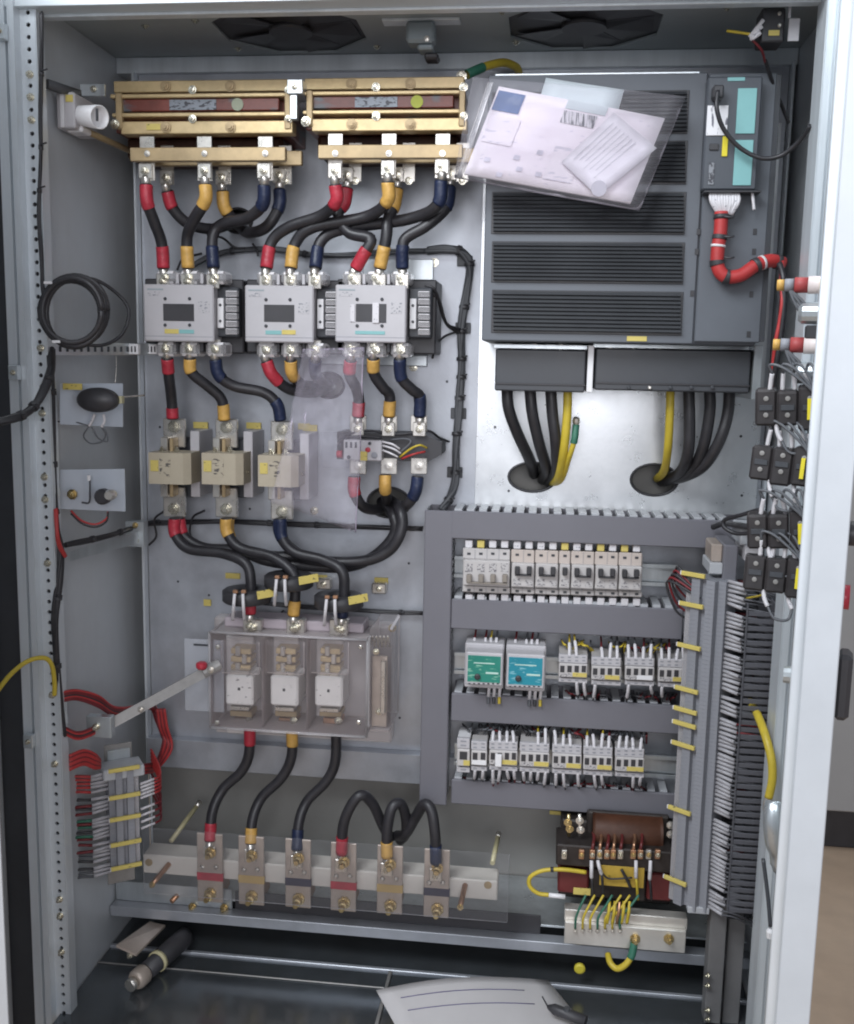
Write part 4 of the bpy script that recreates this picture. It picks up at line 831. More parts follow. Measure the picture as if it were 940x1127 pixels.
# ------------------------------------------------------------------ miniature breakers
def tilt(px): return (px-510)*.028                 # the rows run level in the cabinet and slope in the photograph
def breaker(label, px0, poles, main=False):
    w_ = 13.15; px1 = px0+w_*poles-.8; mid = (px0+px1)/2; s = tilt(mid)
    t = thing('circuit_breaker', label, 'breaker', at(mid, 655+s, -.035), group='miniature circuit breakers'); yf = -.085; P = lambda a, b, c, d, nm, m, ya, yb, ch=.0008, par=None: rbox(nm, m, par or t, a, b+s, c, d+s, ya, yb, ch)
    P(px0, 605, px1, 652, 'body', M_MCB, -.07, -.037, .001)
    P(px0, 603.5, px1, 615 if main else 617.5, 'upper_terminal', M_MCB if main else M_MCBP, -.076, -.0705, .001)
    P(px0, 645 if main else 646, px1, 651.5, 'lower_terminal', M_MCB, -.076, -.0705, .001)
    f = P(px0+.3, 616.5 if main else 618.5, px1-.3, 644.5, 'front', M_MCB, -.088, -.0705, .0015); yf = -.088
    for k in range(poles):
        x = px0+w_*(k+.5)
        P(x-1.9, 607.5, x+1.9, 610, 'screw_hole', M_DARK, -.0768, -.0755, .0002); P(x-1.9, 647.5, x+1.9, 650, 'screw_hole', M_DARK, -.0768, -.0755, .0002)
        P(x-4, 654, x+4, 662, 'marker', M_WHITEW, -.07, -.05, .001); P(x-4, 594, x+4, 602.5, 'marker', M_WHITEW if (k+int(px0)) % 3 else M_LABEL, -.07, -.05, .001)
        tg = M_TERM if main else M_BLACK
        if main: P(x-2.8, 632, x+2.8, 640.5, 'toggle', mat('taupe_toggle', (.24, .21, .18), .45), yf-.010, yf-.0003, .001, f)
        else: P(x-2.7, 622.5, x+2.7, 630.5, 'toggle', tg, yf-.011, yf-.0003, .001, f)
        P(x-4.2, 634.5 if not main else 619.5, x+4.2, 642.5 if not main else 629, 'rating_print', M_PRINT, yf-.0004, yf+.0003, .0001, f)
        if k: P(px0+w_*k-.5, 604, px0+w_*k-.1, 651, 'pole_seam', M_TERM, -.0766, -.070, .0001)
    if poles > 1: P(px0+w_*.5-2.6, 640.8 if main else 630.8, px0+w_*(poles-.5)+2.6, 642.3 if main else 632.3, 'toggle_bar', MATS['taupe_toggle'] if main else M_BLACK, yf-.009, yf-.0003, .0004, f)
    return t
breaker('wide four-pole breaker with taupe toggles, leftmost in its row', 509.5, 4, True)
for lab, px, n in (('two-pole breaker directly right of the four-pole breaker', 562.7, 2), ('two-pole breaker left of the single-pole one', 589, 2), ('narrow single-pole breaker with one black toggle', 615.3, 1), ('two-pole breaker right of the single-pole one', 628.5, 2), ('two-pole breaker second from the right end of its row', 654.8, 2), ('two-pole breaker at the right end of its row', 681.1, 2)):
    breaker(lab, px, n)

# ------------------------------------------------------------------ timers and small contactors
def timer(label, x0, y0, x1, y1, face, hue):
    t = thing('timer_relay', label, 'timer', at((x0+x1)/2, y1, -.035), group='coloured timer relays'); yf = -.115; P = lambda a, b, c, d, nm, m, ya, yb, ch=.0008, par=None: rbox(nm, m, par or t, a, b, c, d, ya, yb, ch)
    P(x0-1, y0-10, x1+1, y1+3, 'body', M_LGREY, -.085, -.037, .002); f = P(x0, y0, x1, y1, 'front_frame', M_LGREY, yf, -.0855, .002)
    P(x0+2.2, y0+3.5, x1-2.6, y1-3.5, 'face', face, yf-.001, yf+.0005, .0003, f)
    MB().lathe(at(x0+13, y0+26, yf-.0012), (0, -1, 0), [(.0048, 0), (.0048, .003), (.003, .004)], 14).build('dial', M_BLACK, f)
    P(x0+22, y0+21.5, x1-5, y0+23.5, 'scale_line', mat('pale_print', (.45, .62, .55), .5), yf-.0016, yf-.0008, .0001, f); P(x0+9, y0+11, x1-9, y0+12.2, 'scale_line', MATS['pale_print'], yf-.0016, yf-.0008, .0001, f)
    for k in range(7): P(x0+3+k*5.2, y1-2.6, x0+5.4+k*5.2, y1-1.2, 'vent', M_DARK, yf-.0006, yf+.0004, .0001, f)
    for k in range(5):
        x = x0+11+k*6
        if k == 1: continue
        ptube('marker', M_WHITEW, t, [at(x, y0-2, -.075), at(x-1, y0-10, -.072), at(x-1, y0-16, -.062)], .0028, 6); ptube('wire', (M_DRED, M_GREYW, M_DRED, M_YW, M_GREYW)[(k+hue) % 5], t, [at(x-1, y0-16, -.062), at(x, y0-22, -.05), at(x+1, y0-30, -.03)], .0017, 6)
    for k in range(3):
        x = x0+26+k*6; ptube('marker', M_WHITEW, t, [at(x, y1+1, -.08), at(x-.6, y1+7, -.078), at(x-1, y1+13, -.074)], .0028, 6); ptube('wire', (M_GREYW, M_BLACK, M_YW)[k], t, [at(x-1, y1+13, -.078), at(x-1, y1+16, -.080), at(x-1, y1+20, -.081)], .0027, 6)
    return t
timer('timer relay with green face and black dial', 512.5, 718.5, 553.5, 754.5, M_GREEN, 0)
timer('timer relay with blue face and black dial', 557.5, 720.5, 599.5, 757.5, M_CYAN, 2)
def relay(label, x0, y0, x1, y1, n, tagc, seed):
    t = thing('control_relay', label, 'relay', at((x0+x1)/2, y1, -.035), group='small control contactors'); yf = -.105; P = lambda a, b, c, d, nm, m, ya, yb, ch=.0006, par=None: rbox(nm, m, par or t, a, b, c, d, ya, yb, ch)
    R_ = random.Random(seed); j_ = R_.uniform(-.8, .8); y0 += j_; y1 += j_; H = y1-y0; w_ = (x1-x0)/n
    P(x0, y0, x1, y1, 'body', M_MCB if n > 1 else M_WHITE, -.09, -.037, .001)
    P(x0, y0+H*.02, x1, y0+H*.30, 'upper_block', M_LGREY, -.100, -.0905, .0008); P(x0, y0+H*.34, x1, y0+H*.82, 'front', M_MCB, yf, -.0905, .0012); P(x0, y0+H*.85, x1, y1, 'lower_block', M_LGREY, -.100, -.0905, .0008)
    for k in range(n):
        x = x0+w_*(k+.5)
        P(x-w_*.30, y0+H*.40, x+w_*.30, y0+H*.63, 'indicator_window', M_BLACK, yf-.0008, yf+.0008, .0002)
        for v in (.08, .20, .90): P(x-w_*.22, y0+H*v, x+w_*.22, y0+H*(v+.035), 'screw_slot', M_TERM, -.1006, -.0995, .0001)
    if n > 1: P(x0+1.5, y0+H*.66, x0+(x1-x0)*.44, y0+H*.79, 'rating_print', M_PRINT, yf-.0004, yf+.0003, .0001)
    if tagc:
        a, b_, m = tagc; P(x0+(x1-x0)*a, y0+H*.655, x0+(x1-x0)*b_, y0+H*.80, 'name_tag', m, yf-.001, yf+.0005, .0002)
    for k in range(n):
        x = x0+w_*(k+.5)
        if R_.random() < .72:
            j = R_.uniform(-2, 2); h = R_.uniform(10, 16); ptube('marker', M_WHITEW, t, [at(x, y0+2, -.098), at(x+j*.4, y0-h*.5, -.094), at(x+j, y0-h, -.085)], .0028, 6); ptube('wire', R_.choice((M_GREYW, M_DRED, M_BLACK, M_YW, M_GREYW)), t, [at(x+j, y0-h, -.085), at(x+j*1.3, y0-h-6, -.06), at(x+j*1.6, y0-h-12, -.035)], .0017, 6)
        if R_.random() < .75:
            j = R_.uniform(-2, 2); h = R_.uniform(8, 14); ptube('marker', M_WHITEW, t, [at(x, y1-1, -.098), at(x+j*.4, y1+h*.5, -.094), at(x+j, y1+h, -.085)], .0028, 6); ptube('wire', R_.choice((M_GREYW, M_DRED, M_BLACK, M_GREYW)), t, [at(x+j, y1+h, -.085), at(x+j*1.3, y1+h+4, -.07), at(x+j*1.6, y1+h+8, -.05)], .0017, 6)
    return t
Y_ = M_LABEL
relay('small grey contactor right of the blue timer', 615, 721, 646.5, 752, 4, (.48, .98, Y_), 1)
relay('small grey contactor second right of the blue timer', 651, 722.5, 683.5, 753.5, 4, (.45, .95, Y_), 2)
relay('small grey contactor with pale tag and red wire, middle row', 688, 724, 720, 755, 4, (.40, .95, M_WHITE), 3)
relay('small grey contactor half behind the right terminal strip', 724.5, 725.5, 756.5, 757, 4, (.50, .98, Y_), 4)
relay('narrow white relay with yellow tag, leftmost in the lower row', 503, 812, 517, 850, 1, (.5, 1.0, Y_), 5)
relay('half-width relay with two windows and white tag, lower row', 518.5, 815, 536, 848, 2, (.05, .95, M_WHITE), 6)
relay('lower-row contactor with a white plug over its second window', 538.5, 816, 569.5, 848.5, 4, (.45, .98, Y_), 7)
relay('lower-row contactor third of the five wide ones from the right', 607.8, 819.5, 640, 852, 4, (.48, .98, Y_), 9)
relay('lower-row contactor next right of the white-plugged one', 572, 818, 604.5, 850.5, 4, (.48, .98, Y_), 8)
relay('lower-row contactor second from the right end', 642, 821.5, 674, 853.5, 4, (.48, .98, Y_), 10)
relay('lower-row contactor at the right end beside the bare rail', 677, 823.5, 709, 855.5, 4, (.40, .98, Y_), 11)
pl = rbox('relay_plug', M_WHITE, None, 545, 831, 552, 844, -.112, -.1065, .0006); tag(pl, 'small white plug on a lower-row contactor', 'plug')
# duct wires seen between duct and rows
def harness(label, px0, px1, py, rise, n, Y, seed, pal, slope=.04):
    t = thing('wire_bundle', label, 'wires', at((px0+px1)/2, py, Y), group='control wires around the relay rows'); R_ = random.Random(seed)
    for k in range(n):
        a = px0+(px1-px0)*R_.random(); b_ = a+R_.uniform(-22, 22); b_ = min(max(b_, px0), px1); y = py+slope*(a-px0)
        ptube('wire', R_.choice(pal), t, [at(a, y, Y), at((a*2+b_)/3, y-rise*.5, Y-.012), at((a+2*b_)/3, y-rise*.6, Y-.014), at(b_, y-rise, Y+.01)], .0017, 5, 4)
harness('dark control wires above the right half of the middle relay row', 618, 745, 716, 12, 26, -.055, 3, (M_GREYW, M_BLACK, M_GREYW, M_YW, M_DRED))
harness('mixed control wires above the lower relay row', 505, 712, 810, 14, 40, -.055, 4, (M_BLACK, M_BLACK, M_GREYW, M_DRED, M_DRED, M_BLACK))
harness('red and dark control wires below the lower relay row', 505, 712, 862, 8, 34, -.05, 5, (M_DRED, M_GREYW, M_GREYW, M_BLACK))
harness('dark control wires below the middle relay row', 618, 745, 768, 9, 26, -.05, 6, (M_DRED, M_GREYW, M_GREYW, M_BLACK))

# ------------------------------------------------------------------ upright terminal strips
def strip(name, label, pxt, pyt, pxb, pyb, Y, rz, wid, tags, side, runs):
    top, bot = at(pxt, pyt, Y), at(pxb, pyb, Y); L = top.z-bot.z; loc = Vector(((top.x+bot.x)/2, Y, bot.z))
    t = thing(name, label, 'terminal strip', loc, rz, local=True, group='upright terminal strips'); lv = wid/2
    MB().box(-.018, .018, .030, .034, -.01, L+.015, .0005).build('rail', M_GALV, t)
    pitch = .0062; n = int(L/pitch); prof = [(-lv, .028), (-lv, -.004), (-lv*.62, -.004), (-lv*.6, -.014), (-lv*.16, -.014), (-lv*.14, -.006), (lv*.14, -.006), (lv*.16, -.014), (lv*.6, -.014), (lv*.62, -.004), (lv, -.004), (lv, .028)]
    k = len(prof); me = MB().add([(x, y, 0) for x, y in prof]+[(x, y, pitch*.96) for x, y in prof], [list(range(k))[::-1], list(range(k, 2*k))]+[[i, (i+1) % k, (i+1) % k+k, i+k] for i in range(k)])
    o0 = me.build('terminal', M_TERM, t)
    for q in range(1, n): o1 = o0.copy(); COL.objects.link(o1); o1.location = (0, 0, q*pitch)
    cr = MB().box(lv*.66 if side < 0 else -lv*.98, lv*.98 if side < 0 else -lv*.66, -.0075, -.0045, .0, L, .0004).build('clear_marker_carrier', M_CLEARL, t)
    for v in tags:
        z = L*(1-v); MB().box(-lv*1.1, lv*(.12 if side > 0 else 1.0), -.019, -.0145, z-.0032, z+.0032, .0006).build('end_clamp', M_LABEL, t)
        MB().box(-lv*1.16, -lv*1.1-.0003, -.0185, -.0155, z-.003, z+.003, .0004).build('clamp_end', M_WHITE, t)
    R_ = random.Random(int(pxt))
    for a, b_, m in runs:
        z = L*(1-a)
        while z > L*(1-b_):
            zz = z; d = side
            dy = R_.uniform(-.006, .004); g = MB().cyl((d*(lv-.001), .004, zz), (d*(lv+.026), .004+dy, zz-.002+R_.uniform(-.001, .001)), .0028, n=6).build('marker', M_MARK, t)
            e = Vector((d*(lv+.026), .004+dy, zz-.002)); ml = m if not isinstance(m, tuple) else R_.choice(m)
            ptube('wire', ml, t, [e, e+Vector((d*(.018 if side > 0 else .026), .008, R_.uniform(-.002, .002))), e+Vector((d*((.034 if side > 0 else .046)+R_.uniform(0, .012)), .022, -.006+R_.uniform(-.006, .004))), e+Vector((d*.044, .045, -.022+R_.uniform(-.01, .01)))], .0017 if side > 0 else .0024, 5, 3)
            z -= pitch*R_.choice((1, 1, 1, 1.15))
    return t
dk = (M_SW, M_SW, M_SW2)
ts = strip('terminal_strip', 'tall upright terminal strip at right with yellow clamps and grey wires', 766, 632, 771, 996, -.19, -.66, .062, (.0, .088, .21, .338, .40, .442, .505, .705, .925), 1, [(.01, .08, dk), (.10, .20, dk), (.22, .33, dk), (.345, .395, dk), (.41, .44, (M_DRED, M_GREYW)), (.45, .50, dk), (.515, .70, dk), (.715, .92, dk), (.935, .99, dk)])
for q in range(5): ptube('jumper_wire', (M_BLACK, M_DRED)[q % 2], ts, [Vector((-.02+.004*q, -.012, .50-.005*q)), Vector((-.045-.004*q, -.01, .52-.006*q)), Vector((-.055, .005, .50-.012*q)), Vector((-.04, .02, .475-.01*q))], .0018, 6)
tl = strip('terminal_strip', 'short terminal strip on the left wall with red and dark wires', 134, 842, 139, 950, -.20, .60, .046, (.0, .27, .49, .745, .985), -1, [(.06, .25, M_REDW), (.30, .45, (M_GREYW, M_BLACK, M_DRED)), (.50, .70, (M_GREYW, M_BLACK, M_DRED, M_GRN, M_COPPER)), (.76, .95, (M_BLACK, M_DRED, M_GREYW)), (.99, 1.08, (M_BLACK, M_GREYW))])
for q in range(9):
    z = (.128-.006*q if q < 5 else .085-.011*(q-5)); z = max(z, .04)
    MB().cyl((.027, .004, z), (.050, .006, z+.004), .0022, n=6).build('marker', M_WHITEW, tl)
    ptube('wire', M_REDW if q < 5 else M_DRED, tl, [Vector((.050, .006, z+.004)), Vector((.062, .016, z+.004)), Vector((.066, .04, z+.012)), Vector((.06, .07, z+.03))], .0019, 5, 3)
MB().box(-.022, .022, .0345, .0375, -.05, .19, .001).build('backing_plate', M_DULL, tl)
MB().box(-.032, .032, -.012, .030, .148, .166, .002).build('end_block', M_DUCT2, tl)
# mass of grey wires right of the tall strip, in a duct with open slots
wb = thing('wire_bundle', 'dense dark grey wires filling the gap right of the tall terminal strip', 'wires', at(815, 1010, -.12)); R_ = random.Random(9)
for k in range(120):
    py = 640+k*3.0; x = 808+(py-640)*-.028; j = R_.uniform(-3, 3)
    ptube('wire', R_.choice((M_SW, M_SW, M_SW2, M_SW2, M_SW) if k % 11 else (M_SW, M_DRED)), wb, [at(x-4, py, -.15), at(x+9, py+1+j, -.165), at(x+21, py+3+j, -.16), at(x+33+R_.uniform(-3, 2), py+12+j, -.11)], .0031, 5, 3)
for k in range(7):
    x = 812+k*5; ptube('trunk_wire', (M_SW, M_SW2)[k % 2], wb, [at(x+5, 650, -.10-.004*(k % 3)), at(x, 760+k, -.11), at(x-3, 880, -.105), at(x-10, 1010, -.10)], .0045, 6, 4)
rbox('backing', M_SW2, wb, 800, 648, 842, 1005, -.135, -.06, .002)
vd = thing('wiring_duct', 'dark slotted upright duct right of the tall terminal strip', 'duct', at(825, 1008, -.12), group='grey slotted wiring ducts')
xv0, xv1 = at(814, 820, -.262).x, at(843, 820, -.262).x; zv0, zv1 = at(826, 1006, -.262).z, at(832, 664, -.262).z; M_VD = mat('dark_duct_pvc', (.085, .085, .097), .6, 0, .12, 14); nv = int((zv1-zv0)/.0105); fo = None
for k in range(nv):
    z = zv0+k*.0105
    if fo is None: fo = MB().box(xv0, xv1, -.262, -.259, z, z+.0068, .0006).build('comb_finger', M_VD, vd)
    else: q = fo.copy(); COL.objects.link(q); q.location = (0, 0, z-zv0)
pbox('outer_side', M_VD, vd, xv1+.0005, xv1+.003, -.262, -.12, zv0, zv1); pbox('inner_edge', M_VD, vd, xv0-.002, xv0-.0003, -.263, -.256, zv0, zv1)
sp = thing('strip_support', 'grey slotted support post below the tall terminal strip', 'support', at(790, 1060, -.12))
rbox('post', mat('support_grey', (.17, .165, .165), .5, .1, .12, 20), sp, 779, 996, 797, 1127, -.20, -.17, .001)
rbox('side_plate', mat('support_grey', (.17, .165, .165), .5, .1, .12, 20), sp, 798.5, 1012, 817, 1127, -.185, -.15, .001)
for py in (1074, 1085, 1112, 1122): bolt(sp, at(780, py, -.205), .005, (-1, -.3, 0), M_BOLT)
rbox('cap', M_DUCT2, sp, 757, 999, 781, 1006, -.21, -.17, .001)

# ------------------------------------------------------------------ control transformer and earth bar
tr = thing('control_transformer', 'brown-wound control transformer with maroon ends and yellow rating plate', 'transformer', at(680, 1000, -.09)); P = lambda a, b, c, d, nm, m, ya, yb, ch=.001, par=None: rbox(nm, m, par or tr, a, b, c, d, ya, yb, ch)
P(616, 906, 740, 992, 'core', M_LAM, -.085, -.02, .003)
P(645, 896, 736, 947, 'coil_frame', M_LAM, -.098, -.0855, .003); x0, x1, z0, z1 = rect(652, 904, 730, 946, -.125); cp = [(-.098+(-.030)*math.sin(i*math.pi/12), (z0+z1)/2+(z1-z0)/2*math.cos(i*math.pi/12)) for i in range(13)]; nc = 13
MB().add([(x0, y, z) for y, z in cp]+[(x0+.006, y-.003, z) for y, z in cp]+[(x1-.006, y-.003, z) for y, z in cp]+[(x1, y, z) for y, z in cp], [[k*nc+i, k*nc+i+1, (k+1)*nc+i+1, (k+1)*nc+i] for k in range(3) for i in range(nc-1)]+[list(range(nc)), list(range(4*nc-1, 3*nc-1, -1))], True).build('coil', M_COIL, tr)
P(612, 934, 741, 957, 'terminal_shelf', M_LAM, -.150, -.0855, .002)
P(614, 957.5, 648, 984, 'end_cheek', M_MAROON, -.140, -.0855, .003); P(712, 962, 740, 992, 'end_cheek', M_MAROON, -.140, -.0855, .003)
P(649, 958, 711, 990, 'lower_frame', M_LAM, -.138, -.0855, .002)
P(660, 954, 709, 976, 'rating_plate', mat('plate_ochre', (.46, .31, .05), .45, .2, .2, 40, ink=(.05, .04, .02), ink_scale=(60, 30, 120), cover=.64), -.1525, -.1505, .0004)
for k, x in enumerate((621, 640, 652, 660, 668, 675, 683, 697, 705, 714, 724)):
    g = P(x-3, 936, x+3, 946, 'terminal_block', M_COPPER if k % 3 else M_TIN, -.157, -.1505, .001); bolt(g, at(x, 941, -.1572), .004, m=M_BOLTY if k % 2 else M_BOLT)
    if 1 < k < 9: ptube('lead', M_COPPER if k % 2 else M_MAROON, tr, [at(x, 935, -.152), at(x+1, 929, -.150), at(x+2, 922, -.135), at(x+1, 916, -.121)], .0026, 6)
for x, y1, tw in ((651, 966, 0), (658, 962, 4), (700, 966, 0), (716, 968, -1)):
    ptube('marker', M_WHITEW, tr, [at(x, 947, -.156), at(x+tw*.4, (947+y1)/2, -.162), at(x+tw, y1, -.158)], .003, 6)
    ptube('wire', (M_YW, M_RUBBER, M_RUBBER, M_MAROON)[(x//7) % 4], tr, [at(x+tw, y1, -.158), at(x+tw+1, y1+8, -.16), at(x+tw+2, 990, -.15)], .0022, 6)
ptube('wire', M_RUBBER, tr, [at(662, 960, -.157), at(671, 967, -.158), at(696, 966, -.158)], .0015, 6); ptube('wire', M_RUBBER, tr, [at(684, 957, -.157), at(690, 968, -.158), at(694, 977, -.156)], .0026, 6)
P(631, 978, 650, 985, 'name_tag', M_LABEL, -.143, -.1405, .0003)
for px, py in ((625, 905), (627, 912), (638, 903), (639, 913), (738, 908), (738, 918)): bolt(tr, at(px, py, -.13), .0065, m=M_BOLTY if px < 630 else M_TIN)
for px in (626, 638): pcyl('corner_stud', M_BOLTY if px < 630 else M_TIN, tr, at(px, 896, -.128), at(px, 920, -.128), .003, n=8)
# earth bar
eb = thing('earth_bar', 'bright earth bar with green-yellow wires under the transformer', 'earth bar', at(690, 1045, -.12)); P = lambda a, b, c, d, nm, m, ya, yb, ch=.001, par=None: rbox(nm, m, par or eb, a, b, c, d, ya, yb, ch)
P(621, 1020, 755, 1044, 'bar', mat('bar_tin', (.70, .67, .62), .3, .6, .08, 30), -.160, -.152, .001); P(621, 1006, 757, 1019, 'back_flange', MATS['bar_tin'], -.1515, -.13, .001)
for px in (699, 736): bolt(eb, at(px, 1033, -.1605), .0085, m=M_BOLTY)
for k in range(7):
    x = 633+k*8.2; bolt(eb, at(x, 1024, -.1605), .0042, m=M_TIN)
    ptube('earth_wire', M_YW if k % 3 else M_GRN, eb, [at(x, 1022, -.163), at(x+1, 1010, -.168), at(x+6+k, 997, -.165), at(x+12+k*1.5, 985, -.158)], .0019, 6)
for px in (668, 674, 679, 684, 690): ptube('lug_lead', (M_YW, M_COPPER)[px % 2], eb, [at(px, 1016, -.165), at(px+2, 1004, -.169), at(px+3, 992, -.16)], .0026, 6)
ec = thing('earth_cable', 'short yellow earth cable with dark green end looping under the earth bar', 'cable', at(680, 1066, -.17)); pp = smooth([at(*p) for p in ((698, 1038, -.166), (695, 1052, -.172), (688, 1062, -.175), (679, 1066, -.172), (672, 1060, -.165), (669, 1050, -.15))], 8)
MB().tube(pp, .005, 10).build('jacket', M_YW, ec); MB().tube(piece(pp, 0, .024), .0062, 10).build('sleeve', M_GRN, ec)
yd = MB().lathe(at(638, 1065, -.128), (0, -1, 0), [(.009, 0), (.009, .004), (.006, .006)], 14).build('yellow_plug', mat('plug_yellow', (.55, .46, .04), .5)); tag(yd, 'round yellow plug on the base beam below the earth bar', 'plug')
yl = thing('earth_loop', 'yellow wire loop with black tie left of the transformer', 'wire', at(600, 985, -.12)); pp = smooth([at(*p) for p in ((645, 960, -.145), (620, 957, -.15), (598, 958, -.15), (584, 965, -.15), (583, 975, -.15), (592, 983, -.15), (604, 985, -.15))], 8)
MB().tube(pp, .0035, 8).build('jacket', M_YW, yl); n = plen(pp); MB().tube(piece(pp, n*.36, n*.36+.005), .0042, 8).build('cable_tie', M_BLACK, yl); pcyl('ferrule', M_WHITE, yl, pp[-1], at(622, 987, -.15), .0038)
pe = thing('post_tag', 'small yellow strip beside the top of the transformer', 'tag', at(612, 895, -.03)); rbox('strip', M_LABEL, pe, 605, 893, 621, 897, -.03, -.027, .0004)

# ------------------------------------------------------------------ wire bundles on the panel
def bundle(name, label, pts, r, m=None, ties=(), group='black wire bundles'):
    P_ = smooth([at(*p) for p in pts], 8); t = thing(name, label, 'wire bundle', P_[0], group=group); MB().tube(P_, r, 8).build('sleeving', m or M_RUBBER, t); n = plen(P_)
    for k in range(2):
        ph = k*2.4+1; MB().tube([p+Vector((r*.55*math.cos(i*.16+ph), -r*.5+.2*r*math.sin(i*.2+ph), r*.55*math.sin(i*.16+ph))) for i, p in enumerate(P_)], r*.62, 6).build('wire', m or M_RUBBER, t)
    for a in ties:
        q = piece(P_, n*a, n*a+.006)
        if len(q) > 1: MB().tube(q, r*1.35, 8).build('cable_tie', M_BLACK, t); c = q[0]; MB().cyl(c+Vector((0, -r, 0)), c+Vector((.010, -r*1.6, .002)), .0014, n=6).build('tie_tail', M_BLACK, t)
    return t
M_GS = mat('grey_sleeve', (.075, .078, .085), .5, 0, .2, 40)
bundle('wire_bundle', 'grey sleeved wire bundle running down right of the contactors', [(470, 276, -.012), (495, 274, -.012), (511, 279, -.012), (517, 295, -.012), (512, 330, -.012), (508, 365, -.012), (508, 410, -.012), (505, 450, -.012), (502, 490, -.012), (501, 530, -.012), (495, 548, -.012), (486, 562, -.02)], .0062, M_GS, (.1, .16, .30, .38, .47, .53, .60, .72, .85, .95))
bundle('wire_bundle', 'thin dark wire bundle across the panel between reactors and contactors', [(205, 297, -.03), (230, 283, -.012), (255, 276, -.012), (300, 274, -.012), (340, 280, -.012), (380, 281, -.012), (430, 277, -.012), (470, 276, -.012)], .0042, M_GS, (.2, .5, .8))
bundle('wire_bundle', 'black wire bundle crossing the panel below the beige fuses', [(160, 577, -.012), (185, 575, -.012), (250, 574, -.012), (330, 577, -.012), (400, 580, -.012), (465, 582, -.012)], .0042, None, (.1, .3, .45, .62, .75, .9))
bundle('wire_bundle', 'black wire bundle behind the current transformers', [(290, 664, -.012), (340, 668, -.012), (400, 672, -.012), (440, 674, -.012), (466, 675, -.012)], .0036, None, (.2, .5, .85))
for lab, pts in (('thin wire loops from the right contactor to the grey bundle', [[(470, 316, -.09), (480, 322, -.085), (486, 345, -.06), (494, 360, -.03), (506, 364, -.02)], [(472, 320, -.09), (484, 332, -.08), (488, 350, -.06), (497, 362, -.03), (506, 366, -.02)], [(506, 364, -.02), (490, 370, -.03), (480, 380, -.04), (476, 394, -.06)], [(468, 314, -.10), (478, 318, -.10), (485, 335, -.08), (492, 356, -.05), (506, 362, -.02)]]),
                 ('thin looped wires under the left reactor', [[(228, 258, -.02), (245, 262, -.02), (258, 272, -.02), (270, 273, -.015)], [(195, 297, -.05), (202, 285, -.04), (222, 279, -.02)], [(278, 268, -.02), (283, 276, -.02), (284, 282, -.02)]]),
                 ('thin black wires looping behind the fuse bottoms', [[(180, 563, -.05), (170, 572, -.04), (172, 590, -.03), (164, 600, -.03)], [(225, 562, -.05), (212, 570, -.03), (210, 590, -.03), (225, 605, -.03), (244, 602, -.03)], [(312, 672, -.03), (306, 680, -.02), (314, 676, -.02), (322, 680, -.03)]]),
                 ('thin curly wires around the overload relay top', [[(372, 486, -.08), (385, 478, -.085), (405, 474, -.08), (440, 478, -.08), (470, 474, -.07), (484, 482, -.05), (494, 486, -.02)], [(372, 490, -.08), (380, 482, -.09), (400, 480, -.09), (420, 482, -.085)]])):
    t = thing('loose_wire', lab, 'wires', at(*pts[0][0]), group='loose thin wires on the panel')
    for q in pts: ptube('wire', M_RUBBER, t, [at(*p) for p in q], .0020, 6)
for i, (px, py) in enumerate(((511, 287), (509, 361), (504, 455), (500, 520))):
    t = rbox('tie_mount', M_GS, None, px-8, py-6, px+9, py+6, -.005, -.001, .001); tag(t, ('grey tie mount at the top bend of the grey bundle', 'grey tie mount beside the right contactor', 'grey tie mount beside the overload relay top', 'grey tie mount just above the upright duct')[i], 'tie mount', 'square tie mounts')
for lab, px, py in (('panel screw beside the right contactor base', 478, 289), ('panel screw below the right contactor', 455, 404), ('panel screw under the hanging film', 346, 562)):
    tag(bolt(None, at(px, py, -.001), .0075, m=M_BOLT, name='panel_screw', h=.6), lab, 'screw', 'screws in the mounting panel')
for lab, a in (('small yellow name tag left of the fuse switch', (224, 707-47, 232, 667)), ('small yellow name tag above the third fuse', (328, 466, 341, 473))): tag(rbox('name_tag', M_LABEL, None, *a, -.004, -.001, .0002), lab, 'tag', 'yellow name tags on the panel')
bk2 = thing('contactor_bracket', 'galvanised bracket strip above and below the right contactor', 'bracket', at(440, 400, 0))
rbox('upper_strip', M_GALV, bk2, 400, 285, 477, 308, -.012, -.002, .001); rbox('lower_strip', M_GALV, bk2, 352, 390, 470, 402, -.012, -.002, .001)
ps2 = thing('cover_sheet', 'small clear acrylic plate left of the overload relay', 'cover', at(365, 510, -.02)); rbox('plate', M_SHEET, ps2, 353, 476, 400, 516, -.02, -.018, .0005)
# earth wire at the roof rail
ew = thing('earth_cable', 'green and yellow earth cable above the right reactor', 'cable', at(515, 80, -.10)); pp = smooth([at(*p) for p in ((514, 82, -.13), (525, 77, -.12), (538, 72, -.10), (555, 69, -.07), (568, 74, -.04), (571, 80, -.02))], 8)
MB().tube(pp, .0062, 10).build('jacket', M_YW, ew); MB().tube(piece(pp, 0, .032), .0072, 10).build('sleeve', M_GRN, ew); bolt(ew, at(508, 84, -.135), .008)

